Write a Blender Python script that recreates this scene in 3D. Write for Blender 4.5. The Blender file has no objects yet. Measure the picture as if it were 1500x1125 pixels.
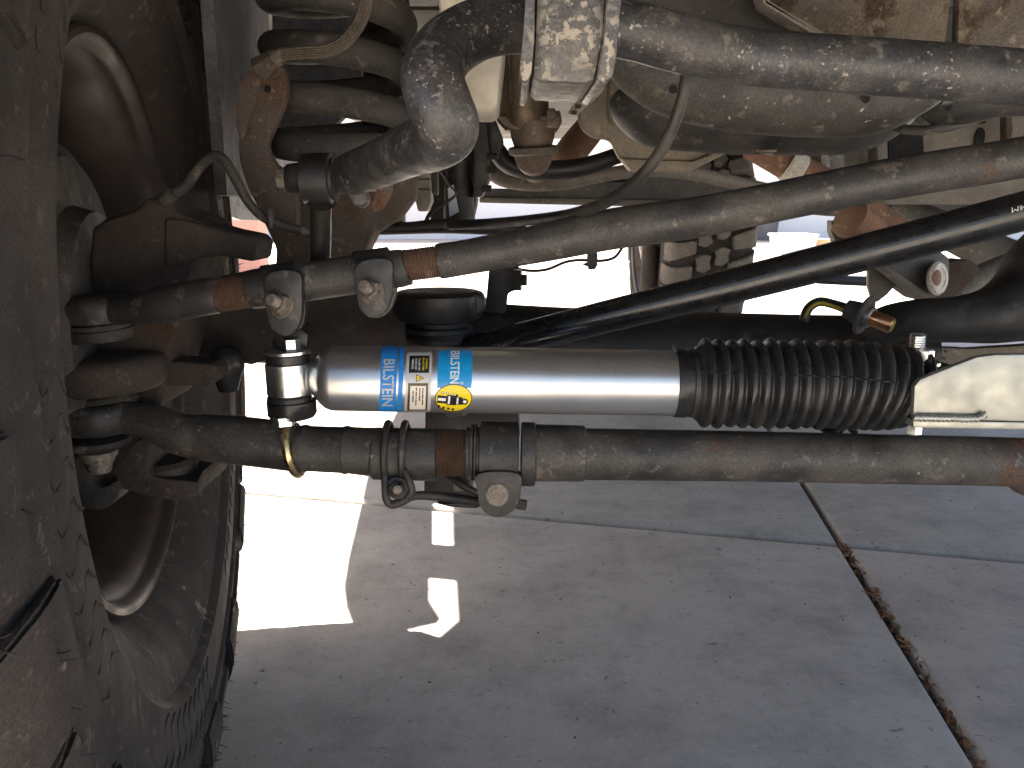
import bpy, bmesh, math, random
from mathutils import Vector, Matrix
R = math.radians
random.seed(7)
sc = bpy.context.scene
col = sc.collection

# ------------------------------------------------------------------ camera, sky, sun, exposure
F = 1230.0                      # focal length in pixels of the 1500 px wide photograph
PITCH = R(12.0)
CH = 0.54                       # camera height over the driveway
cd = bpy.data.cameras.new('camera'); cam = bpy.data.objects.new('camera', cd); col.objects.link(cam)
cam.location = (0, 0, CH); cam.rotation_euler = (R(90) - PITCH, 0, 0)
cd.sensor_width = 36; cd.lens = 36 * F / 1500; cd.clip_start = 0.02; cd.clip_end = 3000
sc.camera = cam
SUNV = Vector((-0.60, 0.30, 1.0)).normalized()      # towards the sun
SUN_EL = math.asin(SUNV.z); SUN_ROT = math.atan2(SUNV.x, SUNV.y)
w = bpy.data.worlds.new('World'); sc.world = w; w.use_nodes = True
nt = w.node_tree; bgn = nt.nodes['Background']
sky = nt.nodes.new('ShaderNodeTexSky'); sky.sky_type = 'NISHITA'; sky.sun_disc = False
sky.sun_elevation = SUN_EL; sky.sun_rotation = SUN_ROT; sky.altitude = 300; sky.dust_density = 3.0; sky.ozone_density = .6
nt.links.new(sky.outputs[0], bgn.inputs[0]); bgn.inputs[1].default_value = 0.055
sl = bpy.data.lights.new('sun', 'SUN'); sl.energy = 4.8; sl.angle = R(0.5); sl.color = (1, .96, .9)
so = bpy.data.objects.new('sun', sl); col.objects.link(so)
so.rotation_euler = SUNV.to_track_quat('Z', 'Y').to_euler(); so.location = (-4, 2, 7)
vs = sc.view_settings; vs.view_transform = 'Standard'; vs.look = 'None'; vs.gamma = 1; vs.exposure = 2.75
sc.cycles.max_bounces = 6; sc.cycles.diffuse_bounces = 4; sc.cycles.glossy_bounces = 3
sc.cycles.use_denoising = True; sc.cycles.denoising_prefilter = 'ACCURATE'

# ------------------------------------------------------------------ measuring helpers
CP, SP = math.cos(PITCH), math.sin(PITCH)
def ray(px, py):
    u = (px - 750) / F; v = (562.5 - py) / F
    return Vector((u, CP + v * SP, -SP + v * CP))
def P(px, py, Y):
    d = ray(px, py); return Vector((0, 0, CH)) + d * (Y / d.y)
def S(px, py, Y):               # metres per pixel there
    return Y / ray(px, py).y / F
def G(px, py, z=0.0):
    d = ray(px, py); return Vector((0, 0, CH)) + d * ((z - CH) / d.z)
def cr(pts, n=6, closed=False):
    """Catmull-Rom through tuples of any length"""
    out = []; N = len(pts); m = N if closed else N - 1
    for i in range(m):
        if closed: p0, p1, p2, p3 = pts[(i-1) % N], pts[i], pts[(i+1) % N], pts[(i+2) % N]
        else: p0, p1, p2, p3 = pts[max(i-1, 0)], pts[i], pts[i+1], pts[min(i+2, N-1)]
        for k in range(n):
            t = k / n; t2 = t*t; t3 = t2*t
            out.append(tuple(.5*((2*b) + (-a+c)*t + (2*a-5*b+4*c-d)*t2 + (-a+3*b-3*c+d)*t3) for a, b, c, d in zip(p0, p1, p2, p3)))
    if not closed: out.append(tuple(pts[-1]))
    return out

# ------------------------------------------------------------------ materials
MT = {}
def nodes(name):
    m = bpy.data.materials.new(name); m.use_nodes = True; MT[name] = m
    n = m.node_tree; return m, n, n.nodes['Principled BSDF']
def add(n, t, **kw):
    x = n.nodes.new(t)
    for k, v in kw.items(): setattr(x, k, v)
    return x
def noise(n, vec, scale, detail=6, rough=.6):
    x = add(n, 'ShaderNodeTexNoise'); x.inputs['Scale'].default_value = scale; x.inputs['Detail'].default_value = detail
    x.inputs['Roughness'].default_value = rough
    if vec is not None: n.links.new(vec, x.inputs['Vector'])
    return x.outputs['Fac']
def ramp(n, fac, a, b, va=0., vb=1.):
    x = add(n, 'ShaderNodeMapRange'); x.clamp = True
    x.inputs[1].default_value = a; x.inputs[2].default_value = b; x.inputs[3].default_value = va; x.inputs[4].default_value = vb
    n.links.new(fac, x.inputs[0]); return x.outputs[0]
def mul(n, a, b, op='MULTIPLY'):
    x = add(n, 'ShaderNodeMath', operation=op)
    for i, q in enumerate((a, b)):
        if isinstance(q, (int, float)): x.inputs[i].default_value = q
        else: n.links.new(q, x.inputs[i])
    return x.outputs[0]
def mix(n, fac, a, b):
    x = add(n, 'ShaderNodeMix', data_type='RGBA')
    for i, q in ((0, fac), (6, a), (7, b)):
        if isinstance(q, (int, float)): x.inputs[i].default_value = q
        elif isinstance(q, tuple): x.inputs[i].default_value = (*q[:3], 1)
        else: n.links.new(q, x.inputs[i])
    return x.outputs[2]
def pos(n, scale=(1, 1, 1)):
    g = add(n, 'ShaderNodeNewGeometry'); mp = add(n, 'ShaderNodeMapping'); mp.inputs['Scale'].default_value = scale
    n.links.new(g.outputs['Position'], mp.inputs['Vector']); return mp.outputs[0]
RUSTX = {'rod_steel': (.24, .37)}
def mat(name, base, rough=.6, metal=0., dust=None, damt=.6, dsc=16, d0=.45, d1=.65, rust=None, r0=.58, r1=.68, rsc=12,
        chip=None, csc=110, c0=.66, bump=.25, bsc=220, var=.35, stretch=(1, 1, 1), coat=0., grain=.45):
    m, n, b = nodes(name); v = pos(n, stretch)
    big = noise(n, v, dsc, 5, .65); fine = noise(n, v, bsc, 4, .7)
    c = mix(n, ramp(n, noise(n, v, dsc * 2.3, 3, .7), .3, .7), tuple(q * (1 - var) for q in base), tuple(min(1, q * (1 + var)) for q in base))
    rg = ramp(n, noise(n, v, dsc * 3, 2), .3, .7, max(.05, rough - .12), min(1, rough + .12))
    mtl = None
    if dust:
        f = mul(n, ramp(n, big, d0, d1), damt); f = mul(n, f, ramp(n, fine, .3, .6, .55, 1.))
        c = mix(n, f, c, dust); rg = mul(n, rg, mul(n, f, .35), 'ADD')
        if metal: mtl = ramp(n, f, 0, .8, metal, 0)
    if rust:
        rn = noise(n, v, rsc, 5, .7)
        if name in RUSTX:
            sx = add(n, 'ShaderNodeSeparateXYZ'); n.links.new(v, sx.inputs[0]); rn = mul(n, rn, ramp(n, sx.outputs[0], *RUSTX[name], 0, .19), 'ADD')
        f = ramp(n, rn, r0, r1); c = mix(n, f, c, rust); c = mix(n, mul(n, f, ramp(n, fine, .45, .62)), c, tuple(q * .45 for q in rust))
        rg = mul(n, rg, mul(n, f, .3), 'ADD')
        if metal and mtl is None: mtl = ramp(n, f, 0, .6, metal, 0)
    if grain:
        sp = noise(n, v, 620, 3, .75); c = mix(n, ramp(n, sp, .36, .64), mix(n, grain, c, (.0, .0, .0)), mix(n, grain * .32, c, dust or tuple(min(1, q * 2.4) for q in base)))
        if dust and grain > .3:      # dried splash marks
            f = mul(n, ramp(n, noise(n, v, 75, 4, .62), .60, .66), ramp(n, sp, .3, .6, .2, .75)); c = mix(n, f, c, tuple(min(1, q * 1.35) for q in dust))
    if chip:
        f = mul(n, ramp(n, noise(n, v, csc, 4, .6), c0, c0 + .05), ramp(n, noise(n, v, csc / 9, 4), .45, .6))
        c = mix(n, f, c, chip)
    n.links.new(c, b.inputs['Base Color']); n.links.new(rg, b.inputs['Roughness'])
    if mtl is not None: n.links.new(mtl, b.inputs['Metallic'])
    else: b.inputs['Metallic'].default_value = metal
    b.inputs['Coat Weight'].default_value = coat
    if bump:
        bp = add(n, 'ShaderNodeBump'); bp.inputs['Strength'].default_value = bump; bp.inputs['Distance'].default_value = .0012
        n.links.new(fine, bp.inputs['Height']); n.links.new(bp.outputs[0], b.inputs['Normal'])
    return m
DUST = (.17, .135, .10)
mat('black_steel', (.018, .018, .018), .46, 0, dust=(.085, .073, .06), damt=.55, dsc=18, d0=.40, d1=.7)
mat('track_black', (.010, .010, .011), .28, 0, dust=(.07, .062, .055), damt=.3, dsc=26, d0=.56, d1=.74, bump=.04, coat=.2, chip=(.14, .13, .11), csc=300, c0=.74, grain=0.15)
mat('satin_black', (.012, .012, .012), .34, 0, dust=(.1, .085, .07), damt=.3, dsc=20, bump=.1, grain=0.2)
mat('rod_steel', (.042, .040, .038), .50, .25, dust=(.122, .106, .086), damt=.8, dsc=15, d0=.40, d1=.64, rust=(.16, .068, .03), r0=.64, r1=.76, rsc=14, chip=(.36, .33, .28), csc=140, c0=.665)
mat('drag_steel', (.043, .041, .040), .52, .2, dust=(.125, .107, .088), damt=.7, dsc=12, rust=(.17, .06, .025), r0=.66, r1=.76, rsc=11, chip=(.3, .27, .23), csc=150, c0=.69)
mat('sway_steel', (.032, .032, .035), .42, .05, dust=(.115, .10, .085), damt=.8, dsc=22, d0=.46, d1=.7, chip=(.34, .31, .27), csc=380, c0=.60)
mat('bracket_paint', (.070, .068, .070), .42, .1, dust=(.16, .14, .112), damt=.7, dsc=26, chip=(.27, .235, .185), csc=230, c0=.52, bump=.45)
mat('shell_steel', (.027, .026, .026), .52, .1, dust=(.105, .09, .073), damt=.75, dsc=11, d0=.40, d1=.66, chip=(.33, .29, .24), csc=130, c0=.65, bump=.4)
mat('cast_brown', (.042, .032, .026), .72, 0, dust=(.085, .062, .047), damt=.8, dsc=11, d0=.4, d1=.65, bump=.4, bsc=260, rust=(.10, .05, .03), r0=.58, r1=.7)
mat('cast_black', (.010, .0095, .0095), .5, 0, dust=(.04, .034, .029), damt=.5, dsc=13, bump=.35)
mat('bracket_brown', (.075, .056, .044), .7, 0, dust=(.16, .12, .09), damt=.8, dsc=12, rust=(.12, .055, .032), r0=.52, r1=.66)
mat('coil_steel', (.048, .045, .042), .72, 0, dust=(.125, .105, .085), damt=.75, dsc=12, chip=(.3, .27, .22), csc=150, c0=.69)
mat('shield_grey', (.050, .048, .046), .66, .1, dust=(.12, .10, .085), damt=.6, dsc=12)
mat('rubber', (.016, .0155, .0155), .42, 0, dust=(.07, .062, .055), damt=.45, dsc=22, d0=.5, d1=.7, bump=.12, grain=0.3)
mat('boot_rubber', (.012, .012, .013), .36, 0, dust=(.085, .075, .065), damt=.4, dsc=38, d0=.48, d1=.72, bump=.08, grain=0.25)
mat('seal_rubber', (.028, .026, .024), .7, 0, dust=(.12, .1, .08), damt=.75, dsc=20)
mat('tyre_rubber', (.028, .0235, .0215), .78, 0, dust=(.085, .066, .054), damt=.8, dsc=7, d0=.38, d1=.68, bump=.35, bsc=130, chip=(.2, .155, .115), csc=30, c0=.655)
mat('sunlit_dusty_rubber', (.15, .135, .12), .8, 0, dust=(.24, .21, .18), damt=.8, dsc=6, d0=.35, d1=.6, bump=.3)  # far lugs: pale dust plus sunlight painted into the colour, grooves stay darker
mat('rim_bronze', (.048, .035, .029), .36, .3, dust=(.075, .052, .042), damt=.6, dsc=8, d0=.38, d1=.66, bump=.08, grain=0.2)
mat('steel_bolt', (.33, .31, .28), .42, .7, dust=(.26, .22, .17), damt=.7, dsc=55)
mat('dusty_bolt', (.22, .19, .16), .6, .4, dust=(.30, .25, .19), damt=.8, dsc=50)
mat('zinc', (.40, .395, .345), .46, .85, bump=.04, var=.10, dsc=18, grain=0)
mat('zinc_bright', (.72, .72, .70), .28, 1.0, bump=.03, var=.05, grain=0)
mat('gold_ring', (.75, .56, .28), .26, 1.0, dust=(.2, .16, .11), damt=.4, dsc=40, bump=.05, grain=0)
mat('copper_bolt', (.60, .30, .15), .28, 1.0, bump=.05, grain=0)
mat('brass_end', (.62, .45, .16), .35, 1.0, bump=.2, grain=0)
mat('rust_thread', (.105, .052, .030), .8, 0, dust=(.15, .095, .06), damt=.7, dsc=40, bump=.5)
mat('rust_pipe', (.20, .092, .050), .75, 0, dust=(.26, .18, .12), damt=.6, dsc=10, bump=.3)
mat('exhaust_steel', (.19, .135, .085), .42, .45, dust=(.33, .26, .18), damt=.5, dsc=9, stretch=(3, 3, .6), bump=.12)
mat('cat_cone', (.17, .125, .10), .55, .35, dust=(.28, .21, .16), damt=.6, dsc=12)
mat('alloy_pan', (.26, .228, .18), .52, .25, dust=(.26, .20, .14), damt=.75, dsc=7, d0=.4, d1=.62, bump=.3)
mat('beige_plastic', (.50, .45, .37), .55, 0, dust=(.36, .29, .21), damt=.6, dsc=9, bump=.1, grain=0)
mat('frame_grey', (.095, .09, .083), .6, .1, dust=(.18, .157, .13), damt=.7, dsc=8, rust=(.17, .085, .05), r0=.62, r1=.74, rsc=7)
mat('frame_tan', (.15, .13, .105), .62, .05, dust=(.22, .185, .145), damt=.6, dsc=8, chip=(.1, .09, .08), csc=60, c0=.68)
mat('pale_wrap', (.60, .55, .46), .8, 0, bump=.4)
mat('skid_brown', (.075, .058, .044), .68, .05, dust=(.17, .135, .098), damt=.95, dsc=14, d0=.44, d1=.56, rust=(.06, .037, .024), r0=.50, r1=.60, rsc=16, bump=.4)
mat('liner_grey', (.15, .155, .175), .7, 0, dust=(.16, .14, .12), damt=.5, dsc=30, bump=.5, bsc=420)
mat('under_black', (.035, .032, .03), .75, 0, dust=(.09, .075, .06), damt=.6, dsc=5)
mat('body_paint', (.30, .055, .045), .3, 0, bump=0, var=.03, coat=.6, grain=0)
mat('hose_rubber', (.018, .017, .016), .5, 0, dust=(.09, .075, .06), damt=.5, dsc=24, bump=.08, grain=0.25)
mat('braid_hose', (.13, .105, .08), .75, 0, dust=(.22, .18, .13), damt=.7, dsc=30, bump=.3)
mat('yellow_hose', (.45, .33, .03), .4, 0, bump=.05, grain=0)
mat('decal_blue', (.015, .215, .62), .34, 0, bump=.02, var=.04, grain=0)
mat('decal_cyan', (.008, .27, .60), .26, 0, bump=.02, var=.04, chip=(.35, .55, .7), csc=420, c0=.75, grain=0)
mat('decal_white', (.78, .78, .76), .35, 0, bump=0, var=.03, grain=0)
mat('decal_silver', (.52, .51, .49), .38, .2, bump=0, var=.04, grain=0)
mat('decal_black', (.012, .012, .012), .35, 0, bump=0, grain=0)
mat('hole_black', (.006, .006, .006), .95, 0, bump=0, grain=0)
mat('decal_yellow', (.82, .62, .01), .32, 0, bump=0, var=.03, grain=0)
mat('decal_brown', (.06, .035, .025), .4, 0, bump=0, grain=0)
mat('decal_cream', (.72, .66, .55), .4, 0, bump=0, var=.03, grain=0)
mat('stamp_white', (.42, .40, .36), .6, 0, bump=0, grain=0)
mat('leaf_brown', (.22, .095, .035), .8, 0, var=.6, dsc=60, grain=0)
mat('joint_fill', (.075, .062, .05), .9, 0, dust=(.12, .09, .07), damt=.6, dsc=30)
mat('stucco', (.88, .83, .80), .85, 0, var=.06, bump=.2, bsc=60, grain=0)
mat('pink_stucco', (.52, .27, .22), .85, 0, var=.06, bump=.2, bsc=60, grain=0)
mat('bin_white', (.75, .75, .76), .4, 0, var=.05, bump=0, grain=0)
mat('bin_lid', (.40, .43, .52), .45, 0, var=.05, bump=0, grain=0)
mat('card_board', (.55, .40, .22), .8, 0, var=.1, bump=0, grain=0)
mat('bucket_grey', (.12, .12, .13), .5, 0, var=.1, bump=0, grain=0)
mat('tarp_blue', (.03, .22, .60), .4, 0, var=.2, bump=0, grain=0)
mat('red_plastic', (.55, .05, .03), .4, 0, var=.1, bump=0, grain=0)
mat('far_ground', (.30, .27, .23), .95, 0, var=.15, dsc=1.5, bump=.2, bsc=20)
mat('wood_brown', (.33, .17, .08), .7, 0, var=.2, dsc=12)
mat('window_glass', (.12, .16, .2), .08, 0, var=0, bump=0, grain=0)
for nm in ('tyre_rubber',):
    n = MT[nm].node_tree; v = pos(n); bs = n.nodes['Principled BSDF']; old = bs.inputs['Normal'].links[0].from_socket
    vr = add(n, 'ShaderNodeTexVoronoi', feature='DISTANCE_TO_EDGE'); vr.inputs['Scale'].default_value = 9; vr.inputs['Randomness'].default_value = .8
    wv = add(n, 'ShaderNodeVectorMath', operation='ADD'); nz = add(n, 'ShaderNodeTexNoise'); nz.inputs['Scale'].default_value = 6; n.links.new(v, nz.inputs['Vector'])
    sv = add(n, 'ShaderNodeVectorMath', operation='SCALE'); sv.inputs['Scale'].default_value = .12; n.links.new(nz.outputs['Color'], sv.inputs[0]); n.links.new(v, wv.inputs[0]); n.links.new(sv.outputs[0], wv.inputs[1]); n.links.new(wv.outputs[0], vr.inputs['Vector'])
    hh = mul(n, ramp(n, vr.outputs['Distance'], 0, .05, 0, 1), mul(n, noise(n, v, 22, 4, .7), 1.2), 'ADD')
    b2 = add(n, 'ShaderNodeBump'); b2.inputs['Strength'].default_value = .35; b2.inputs['Distance'].default_value = .0012
    n.links.new(hh, b2.inputs['Height']); n.links.new(old, b2.inputs['Normal']); n.links.new(b2.outputs[0], bs.inputs['Normal'])
# brushed damper tube: metal grain running around the body
m, n, b = nodes('brushed_steel')
g1 = noise(n, pos(n, (1, .05, .05)), 2600, 3, .7); g2 = noise(n, pos(n), 45, 6, .6)
n.links.new(mix(n, g2, (.60, .595, .575), (.71, .70, .68)), b.inputs['Base Color']); b.inputs['Metallic'].default_value = .92
n.links.new(mul(n, ramp(n, g1, .3, .7, .27, .35), ramp(n, g2, .35, .65, -.01, .02), 'ADD'), b.inputs['Roughness'])
bp = add(n, 'ShaderNodeBump'); bp.inputs['Strength'].default_value = .03; bp.inputs['Distance'].default_value = .0002
n.links.new(g1, bp.inputs['Height']); n.links.new(bp.outputs[0], b.inputs['Normal'])
# driveway concrete
m, n, b = nodes('concrete')
v = pos(n); big = noise(n, v, 1.6, 8, .62); mid = noise(n, v, 7, 9, .68); fine = noise(n, v, 160, 8, .75)
brm = noise(n, pos(n, (1, .06, 1)), 420, 4, .6)
oi = add(n, 'ShaderNodeObjectInfo')
c = mix(n, ramp(n, big, .3, .7), (.51, .435, .345), (.60, .525, .43))
c = mix(n, mul(n, oi.outputs['Random'], .35), c, (.55, .49, .43))
c = mix(n, mul(n, ramp(n, mid, .44, .66), .62), c, (.27, .225, .185))
c = mix(n, mul(n, ramp(n, noise(n, v, 38, 6, .7), .5, .68), .35), c, (.24, .20, .165))
c = mix(n, mul(n, ramp(n, noise(n, v, 90, 2, .5), .70, .73), .7), c, (.55, .52, .47))
c = mix(n, mul(n, ramp(n, noise(n, pos(n, (1.6, 1, 1)), 60, 2, .5), .70, .72), .6), c, (.09, .075, .065))
c = mix(n, ramp(n, fine, .25, .75), mix(n, .20, c, (.10, .085, .07)), mix(n, .15, c, (.70, .65, .59)))
c = mix(n, mul(n, ramp(n, brm, .35, .7), .14), c, (.50, .47, .44))
c = mix(n, mul(n, ramp(n, noise(n, v, 3.1, 3, .45), .66, .72), .45), c, (.13, .11, .095))       # old oil spots
c = mix(n, mul(n, ramp(n, noise(n, pos(n, (1, 2.6, 1)), 26, 3, .5), .70, .735), .55), c, (.115, .095, .08))   # small drips and specks
vo = add(n, 'ShaderNodeTexVoronoi', feature='DISTANCE_TO_EDGE'); vo.inputs['Scale'].default_value = 5.2
wv = add(n, 'ShaderNodeVectorMath', operation='ADD'); n.links.new(v, wv.inputs[0])
nz = add(n, 'ShaderNodeTexNoise'); nz.inputs['Scale'].default_value = 9; n.links.new(v, nz.inputs['Vector'])
sv = add(n, 'ShaderNodeVectorMath', operation='SCALE'); sv.inputs['Scale'].default_value = .22; n.links.new(nz.outputs['Color'], sv.inputs[0])
n.links.new(sv.outputs[0], wv.inputs[1]); n.links.new(wv.outputs[0], vo.inputs['Vector'])
crk = mul(n, ramp(n, vo.outputs['Distance'], .004, .012, 1, 0), ramp(n, noise(n, v, 4.2, 4), .58, .68))
c = mix(n, mul(n, crk, .4), c, (.14, .12, .105))                                                # hairline surface cracks
n.links.new(c, b.inputs['Base Color']); n.links.new(ramp(n, mid, .3, .7, .78, .95), b.inputs['Roughness'])
bp = add(n, 'ShaderNodeBump'); bp.inputs['Strength'].default_value = .35; bp.inputs['Distance'].default_value = .002
n.links.new(mul(n, mul(n, fine, mul(n, brm, .6), 'ADD'), mul(n, crk, -1.2), 'ADD'), bp.inputs['Height']); n.links.new(bp.outputs[0], b.inputs['Normal'])

# ------------------------------------------------------------------ mesh helpers
def ring_frame(d, up=None):
    d = d.normalized(); up = up or Vector((0, 0, 1))
    if abs(d.dot(up)) > .95: up = Vector((0, 1, 0)) if abs(d.y) < .9 else Vector((1, 0, 0))
    a = d.cross(up).normalized(); return a, a.cross(d).normalized()
def sweep(bm, pts, rad, seg=16, closed=False, cap=True, flat=1.0):
    pts = [Vector(p) for p in pts]; N = len(pts)
    if not isinstance(rad, (list, tuple)): rad = [rad] * N
    rings = []; a = None
    for i, p in enumerate(pts):
        if closed: d = pts[(i+1) % N] - pts[i-1]
        else: d = pts[min(i+1, N-1)] - pts[max(i-1, 0)]
        d = d.normalized() if d.length > 1e-9 else Vector((1, 0, 0))
        if a is None: a, c = ring_frame(d)
        else:
            a = (a - d * a.dot(d)).normalized()
        c = a.cross(d).normalized()
        rings.append([bm.verts.new(p + (a * math.cos(2*math.pi*k/seg) + c * math.sin(2*math.pi*k/seg) * flat) * rad[i]) for k in range(seg)])
    for i in range(N if closed else N - 1):
        r0, r1 = rings[i], rings[(i+1) % N]
        for k in range(seg): bm.faces.new((r0[k], r0[(k+1) % seg], r1[(k+1) % seg], r1[k]))
    if cap and not closed:
        bm.faces.new(rings[0][::-1]); bm.faces.new(rings[-1])
def lathe(bm, o, d, prof, seg=32, cap=True, twist=0.):
    o = Vector(o); d = Vector(d).normalized(); a, c = ring_frame(d); rings = []
    for h, r in prof:
        rings.append([bm.verts.new(o + d * h + (a * math.cos(2*math.pi*k/seg + twist) + c * math.sin(2*math.pi*k/seg + twist)) * max(r, 1e-5)) for k in range(seg)])
    for r0, r1 in zip(rings, rings[1:]):
        for k in range(seg): bm.faces.new((r0[k], r0[(k+1) % seg], r1[(k+1) % seg], r1[k]))
    if cap: bm.faces.new(rings[0][::-1]); bm.faces.new(rings[-1])
def prism(bm, pts, th):
    a = [bm.verts.new(p) for p in pts]; c = [bm.verts.new(Vector(p) + th) for p in pts]; N = len(pts)
    bm.faces.new(a); bm.faces.new(c[::-1])
    for i in range(N): bm.faces.new((a[i], a[(i+1) % N], c[(i+1) % N], c[i]))
def box(bm, c, hx, hy, hz):
    c = Vector(c); hx, hy, hz = Vector(hx), Vector(hy), Vector(hz)
    vv = [bm.verts.new(c + hx*i + hy*j + hz*k) for i in (-1, 1) for j in (-1, 1) for k in (-1, 1)]
    for f in ((0,1,3,2), (4,6,7,5), (0,4,5,1), (2,3,7,6), (0,2,6,4), (1,5,7,3)): bm.faces.new([vv[i] for i in f])
def abox(bm, x0, x1, y0, y1, z0, z1):
    box(bm, ((x0+x1)/2, (y0+y1)/2, (z0+z1)/2), ((x1-x0)/2, 0, 0), (0, (y1-y0)/2, 0), (0, 0, (z1-z0)/2))
def done(name, bm, mt, parent=None, bevel=0., bseg=2, angle=35, smooth=True, loc=None, kind=None):
    bmesh.ops.recalc_face_normals(bm, faces=bm.faces)
    if bevel:
        ed = [e for e in bm.edges if e.is_manifold and e.calc_face_angle(0) > R(28)]
        bmesh.ops.bevel(bm, geom=ed, offset=bevel, segments=bseg, affect='EDGES', profile=.6, clamp_overlap=True)
    me = bpy.data.meshes.new(name); bm.to_mesh(me); bm.free()
    me.materials.append(MT[mt])
    if smooth:
        me.shade_smooth(); me.set_sharp_from_angle(angle=R(angle))
    o = bpy.data.objects.new(name, me); col.objects.link(o)
    if parent is not None:
        o.parent = parent
        if loc is None:
            q = parent; off = Vector((0, 0, 0))
            while q is not None: off += q.location; q = q.parent
            o.location = -off
    if loc is not None: o.location = loc
    if kind: o['kind'] = kind
    return o
def thing(name, label, cat, loc, group=None):
    o = bpy.data.objects.new(name, None); col.objects.link(o); o.location = loc; o.empty_display_size = .05
    o['label'] = label; o['category'] = cat
    if group: o['group'] = group
    return o
def tag(o, label, cat, group=None):
    o['label'] = label; o['category'] = cat
    if group: o['group'] = group
    return o
B = bmesh.new
def path(pp):                   # (px, py, Y, r_px) -> points, radii
    return [P(x, y, Y) for x, y, Y, r in pp], [r * S(x, y, Y) for x, y, Y, r in pp]
def ptube(name, pp, mt, parent=None, n=6, seg=16, flat=1., angle=40):
    pt, rd = path(pp); q = cr([(*p, r) for p, r in zip(pt, rd)], n) if n > 1 else [(*p, r) for p, r in zip(pt, rd)]
    bm = B(); sweep(bm, [x[:3] for x in q], [x[3] for x in q], seg, flat=flat); return done(name, bm, mt, parent, angle=angle)
def plate(name, pts, Y, th, mt, parent=None, bevel=.003, bseg=2, smoothn=0, dirv=None):
    if smoothn: pts = cr(pts, smoothn, True)
    w = [P(p[0], p[1], p[2] if len(p) > 2 else Y) for p in pts]
    bm = B(); prism(bm, w, Vector(dirv or (0, 1, 0)) * th); return done(name, bm, mt, parent, bevel, bseg)
def plathe(name, x, y, Y, d, prof, mt, parent=None, seg=32, angle=35, twist=0.):
    """profile in pixels at that spot, starting at the pixel point and going along d"""
    s = S(x, y, Y); bm = B(); lathe(bm, P(x, y, Y), d, [(h*s, r*s) for h, r in prof], seg, twist=twist); return done(name, bm, mt, parent, angle=angle)
def hexbolt(name, p, d, r, h, mt, parent, washer=0., stud=0., twist=.3):
    """hexagonal head or nut with washer behind it and stud end in front"""
    d = Vector(d).normalized(); bm = B(); z = 0
    if washer: lathe(bm, p, d, [(0, washer), (h*.18, washer), (h*.2, washer*.96)], 24); z = h*.2
    lathe(bm, Vector(p) + d*z, d, [(0, r*.97), (h*.08, r), (h*.85, r), (h, r*.86)], 6, twist=twist)
    if stud:
        pr = [(z + h - .0002, stud * .9)]; k = 0; L = stud * 1.5
        while k < 8: pr += [(z + h + L*k/8, stud*.88), (z + h + L*(k+.5)/8, stud)]; k += 1
        pr += [(z + h + L, stud*.8)]; lathe(bm, p, d, pr, 16)
    return done(name, bm, mt, parent, angle=30)
UP = Vector((0, 0, 1)); TO = Vector((0, -CP, SP))     # TO: from an object towards the viewer's side

# ------------------------------------------------------------------ ground
bm = B(); abox(bm, -400, 400, -200, 900, -.6, -.022)
gr = done('ground', bm, 'joint_fill', kind='structure')
A0, A1 = G(1178, 708), G(1440, 1125); B0, B1 = G(540, 735), G(1500, 820)
da = (A0 - A1).normalized(); db = (B1 - B0).normalized()
def isect(p, d, q, e):
    den = d.x*e.y - d.y*e.x; t = ((q.x-p.x)*e.y - (q.y-p.y)*e.x) / den; return p + d*t
X0 = isect(A1, da, B0, db)
dv = bpy.data.objects.new('driveway', None); col.objects.link(dv); dv['kind'] = 'structure'
LA, LB = 3.05, 2.6
for i in range(-4, 5):
    for j in range(-4, 8):
        o = X0 + da * (LA*j) + db * (LB*i)
        ga, gb = .009, .0045
        c4 = [o + da*ga + db*gb, o + da*ga + db*(LB-gb), o + da*(LA-ga) + db*(LB-gb), o + da*(LA-ga) + db*gb]
        bm = B(); prism(bm, [Vector((p.x, p.y, 0)) for p in c4], Vector((0, 0, -.12)))
        ed = [e for e in bm.edges if all(abs(v.co.z) < 1e-6 for v in e.verts)]
        if -1 <= i <= 1 and -2 <= j <= 1:
            bmesh.ops.bevel(bm, geom=ed, offset=.011, segments=4, affect='EDGES', profile=.5)
        done('slab', bm, 'concrete', dv)
bm = B(); abox(bm, -400, 400, 22, 900, -.6, -.004); abox(bm, -400, -11.4, -200, 21.9, -.6, -.004); abox(bm, 13.6, 400, -200, 21.9, -.6, -.004); abox(bm, -11.3, 13.5, -200, -9.5, -.6, -.004)
done('yard', bm, 'far_ground', kind='structure')
# leaf litter packed in the open joint
bm = B()
for k in range(300):
    t = random.random(); 
    s = random.choice((random.uniform(-.02, .12), random.uniform(.14, .33), random.uniform(.3, .75), random.uniform(.3, .9)))
    c = X0 - da*s + db*random.uniform(-.006, .008) + UP*random.uniform(-.014, .001)
    L, W = random.uniform(.003, .010), random.uniform(.0015, .004); q = Vector((random.uniform(-1, 1), random.uniform(-1, 1), random.uniform(-.5, .5))).normalized()
    e = q.cross(Vector((random.uniform(-.4, .4), random.uniform(-.4, .4), 1))).normalized(); nn = q.cross(e)
    v4 = [bm.verts.new(c + q*a*L + e*b_*W + nn*(abs(a)*.0015)) for a, b_ in ((-1, 0), (-.3, 1), (.4, .8), (1, 0), (.4, -.9), (-.3, -1))]
    bm.faces.new(v4)
tag(done('leaf_litter', bm, 'leaf_brown', smooth=False, kind='stuff'), 'dry brown leaf bits packed into the open driveway joint', 'leaves')
bm = B()
for k in range(260):
    x, y = random.uniform(-.6, .9), random.uniform(.62, 2.2); r = random.uniform(.0004, .0013)
    bmesh.ops.create_icosphere(bm, subdivisions=1, radius=r, matrix=Matrix.Translation((x, y, r*.4)) @ Matrix.Rotation(random.random()*6, 4, 'Z') @ Matrix.Diagonal((random.uniform(.8, 2.6), 1, .5, 1)))
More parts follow.
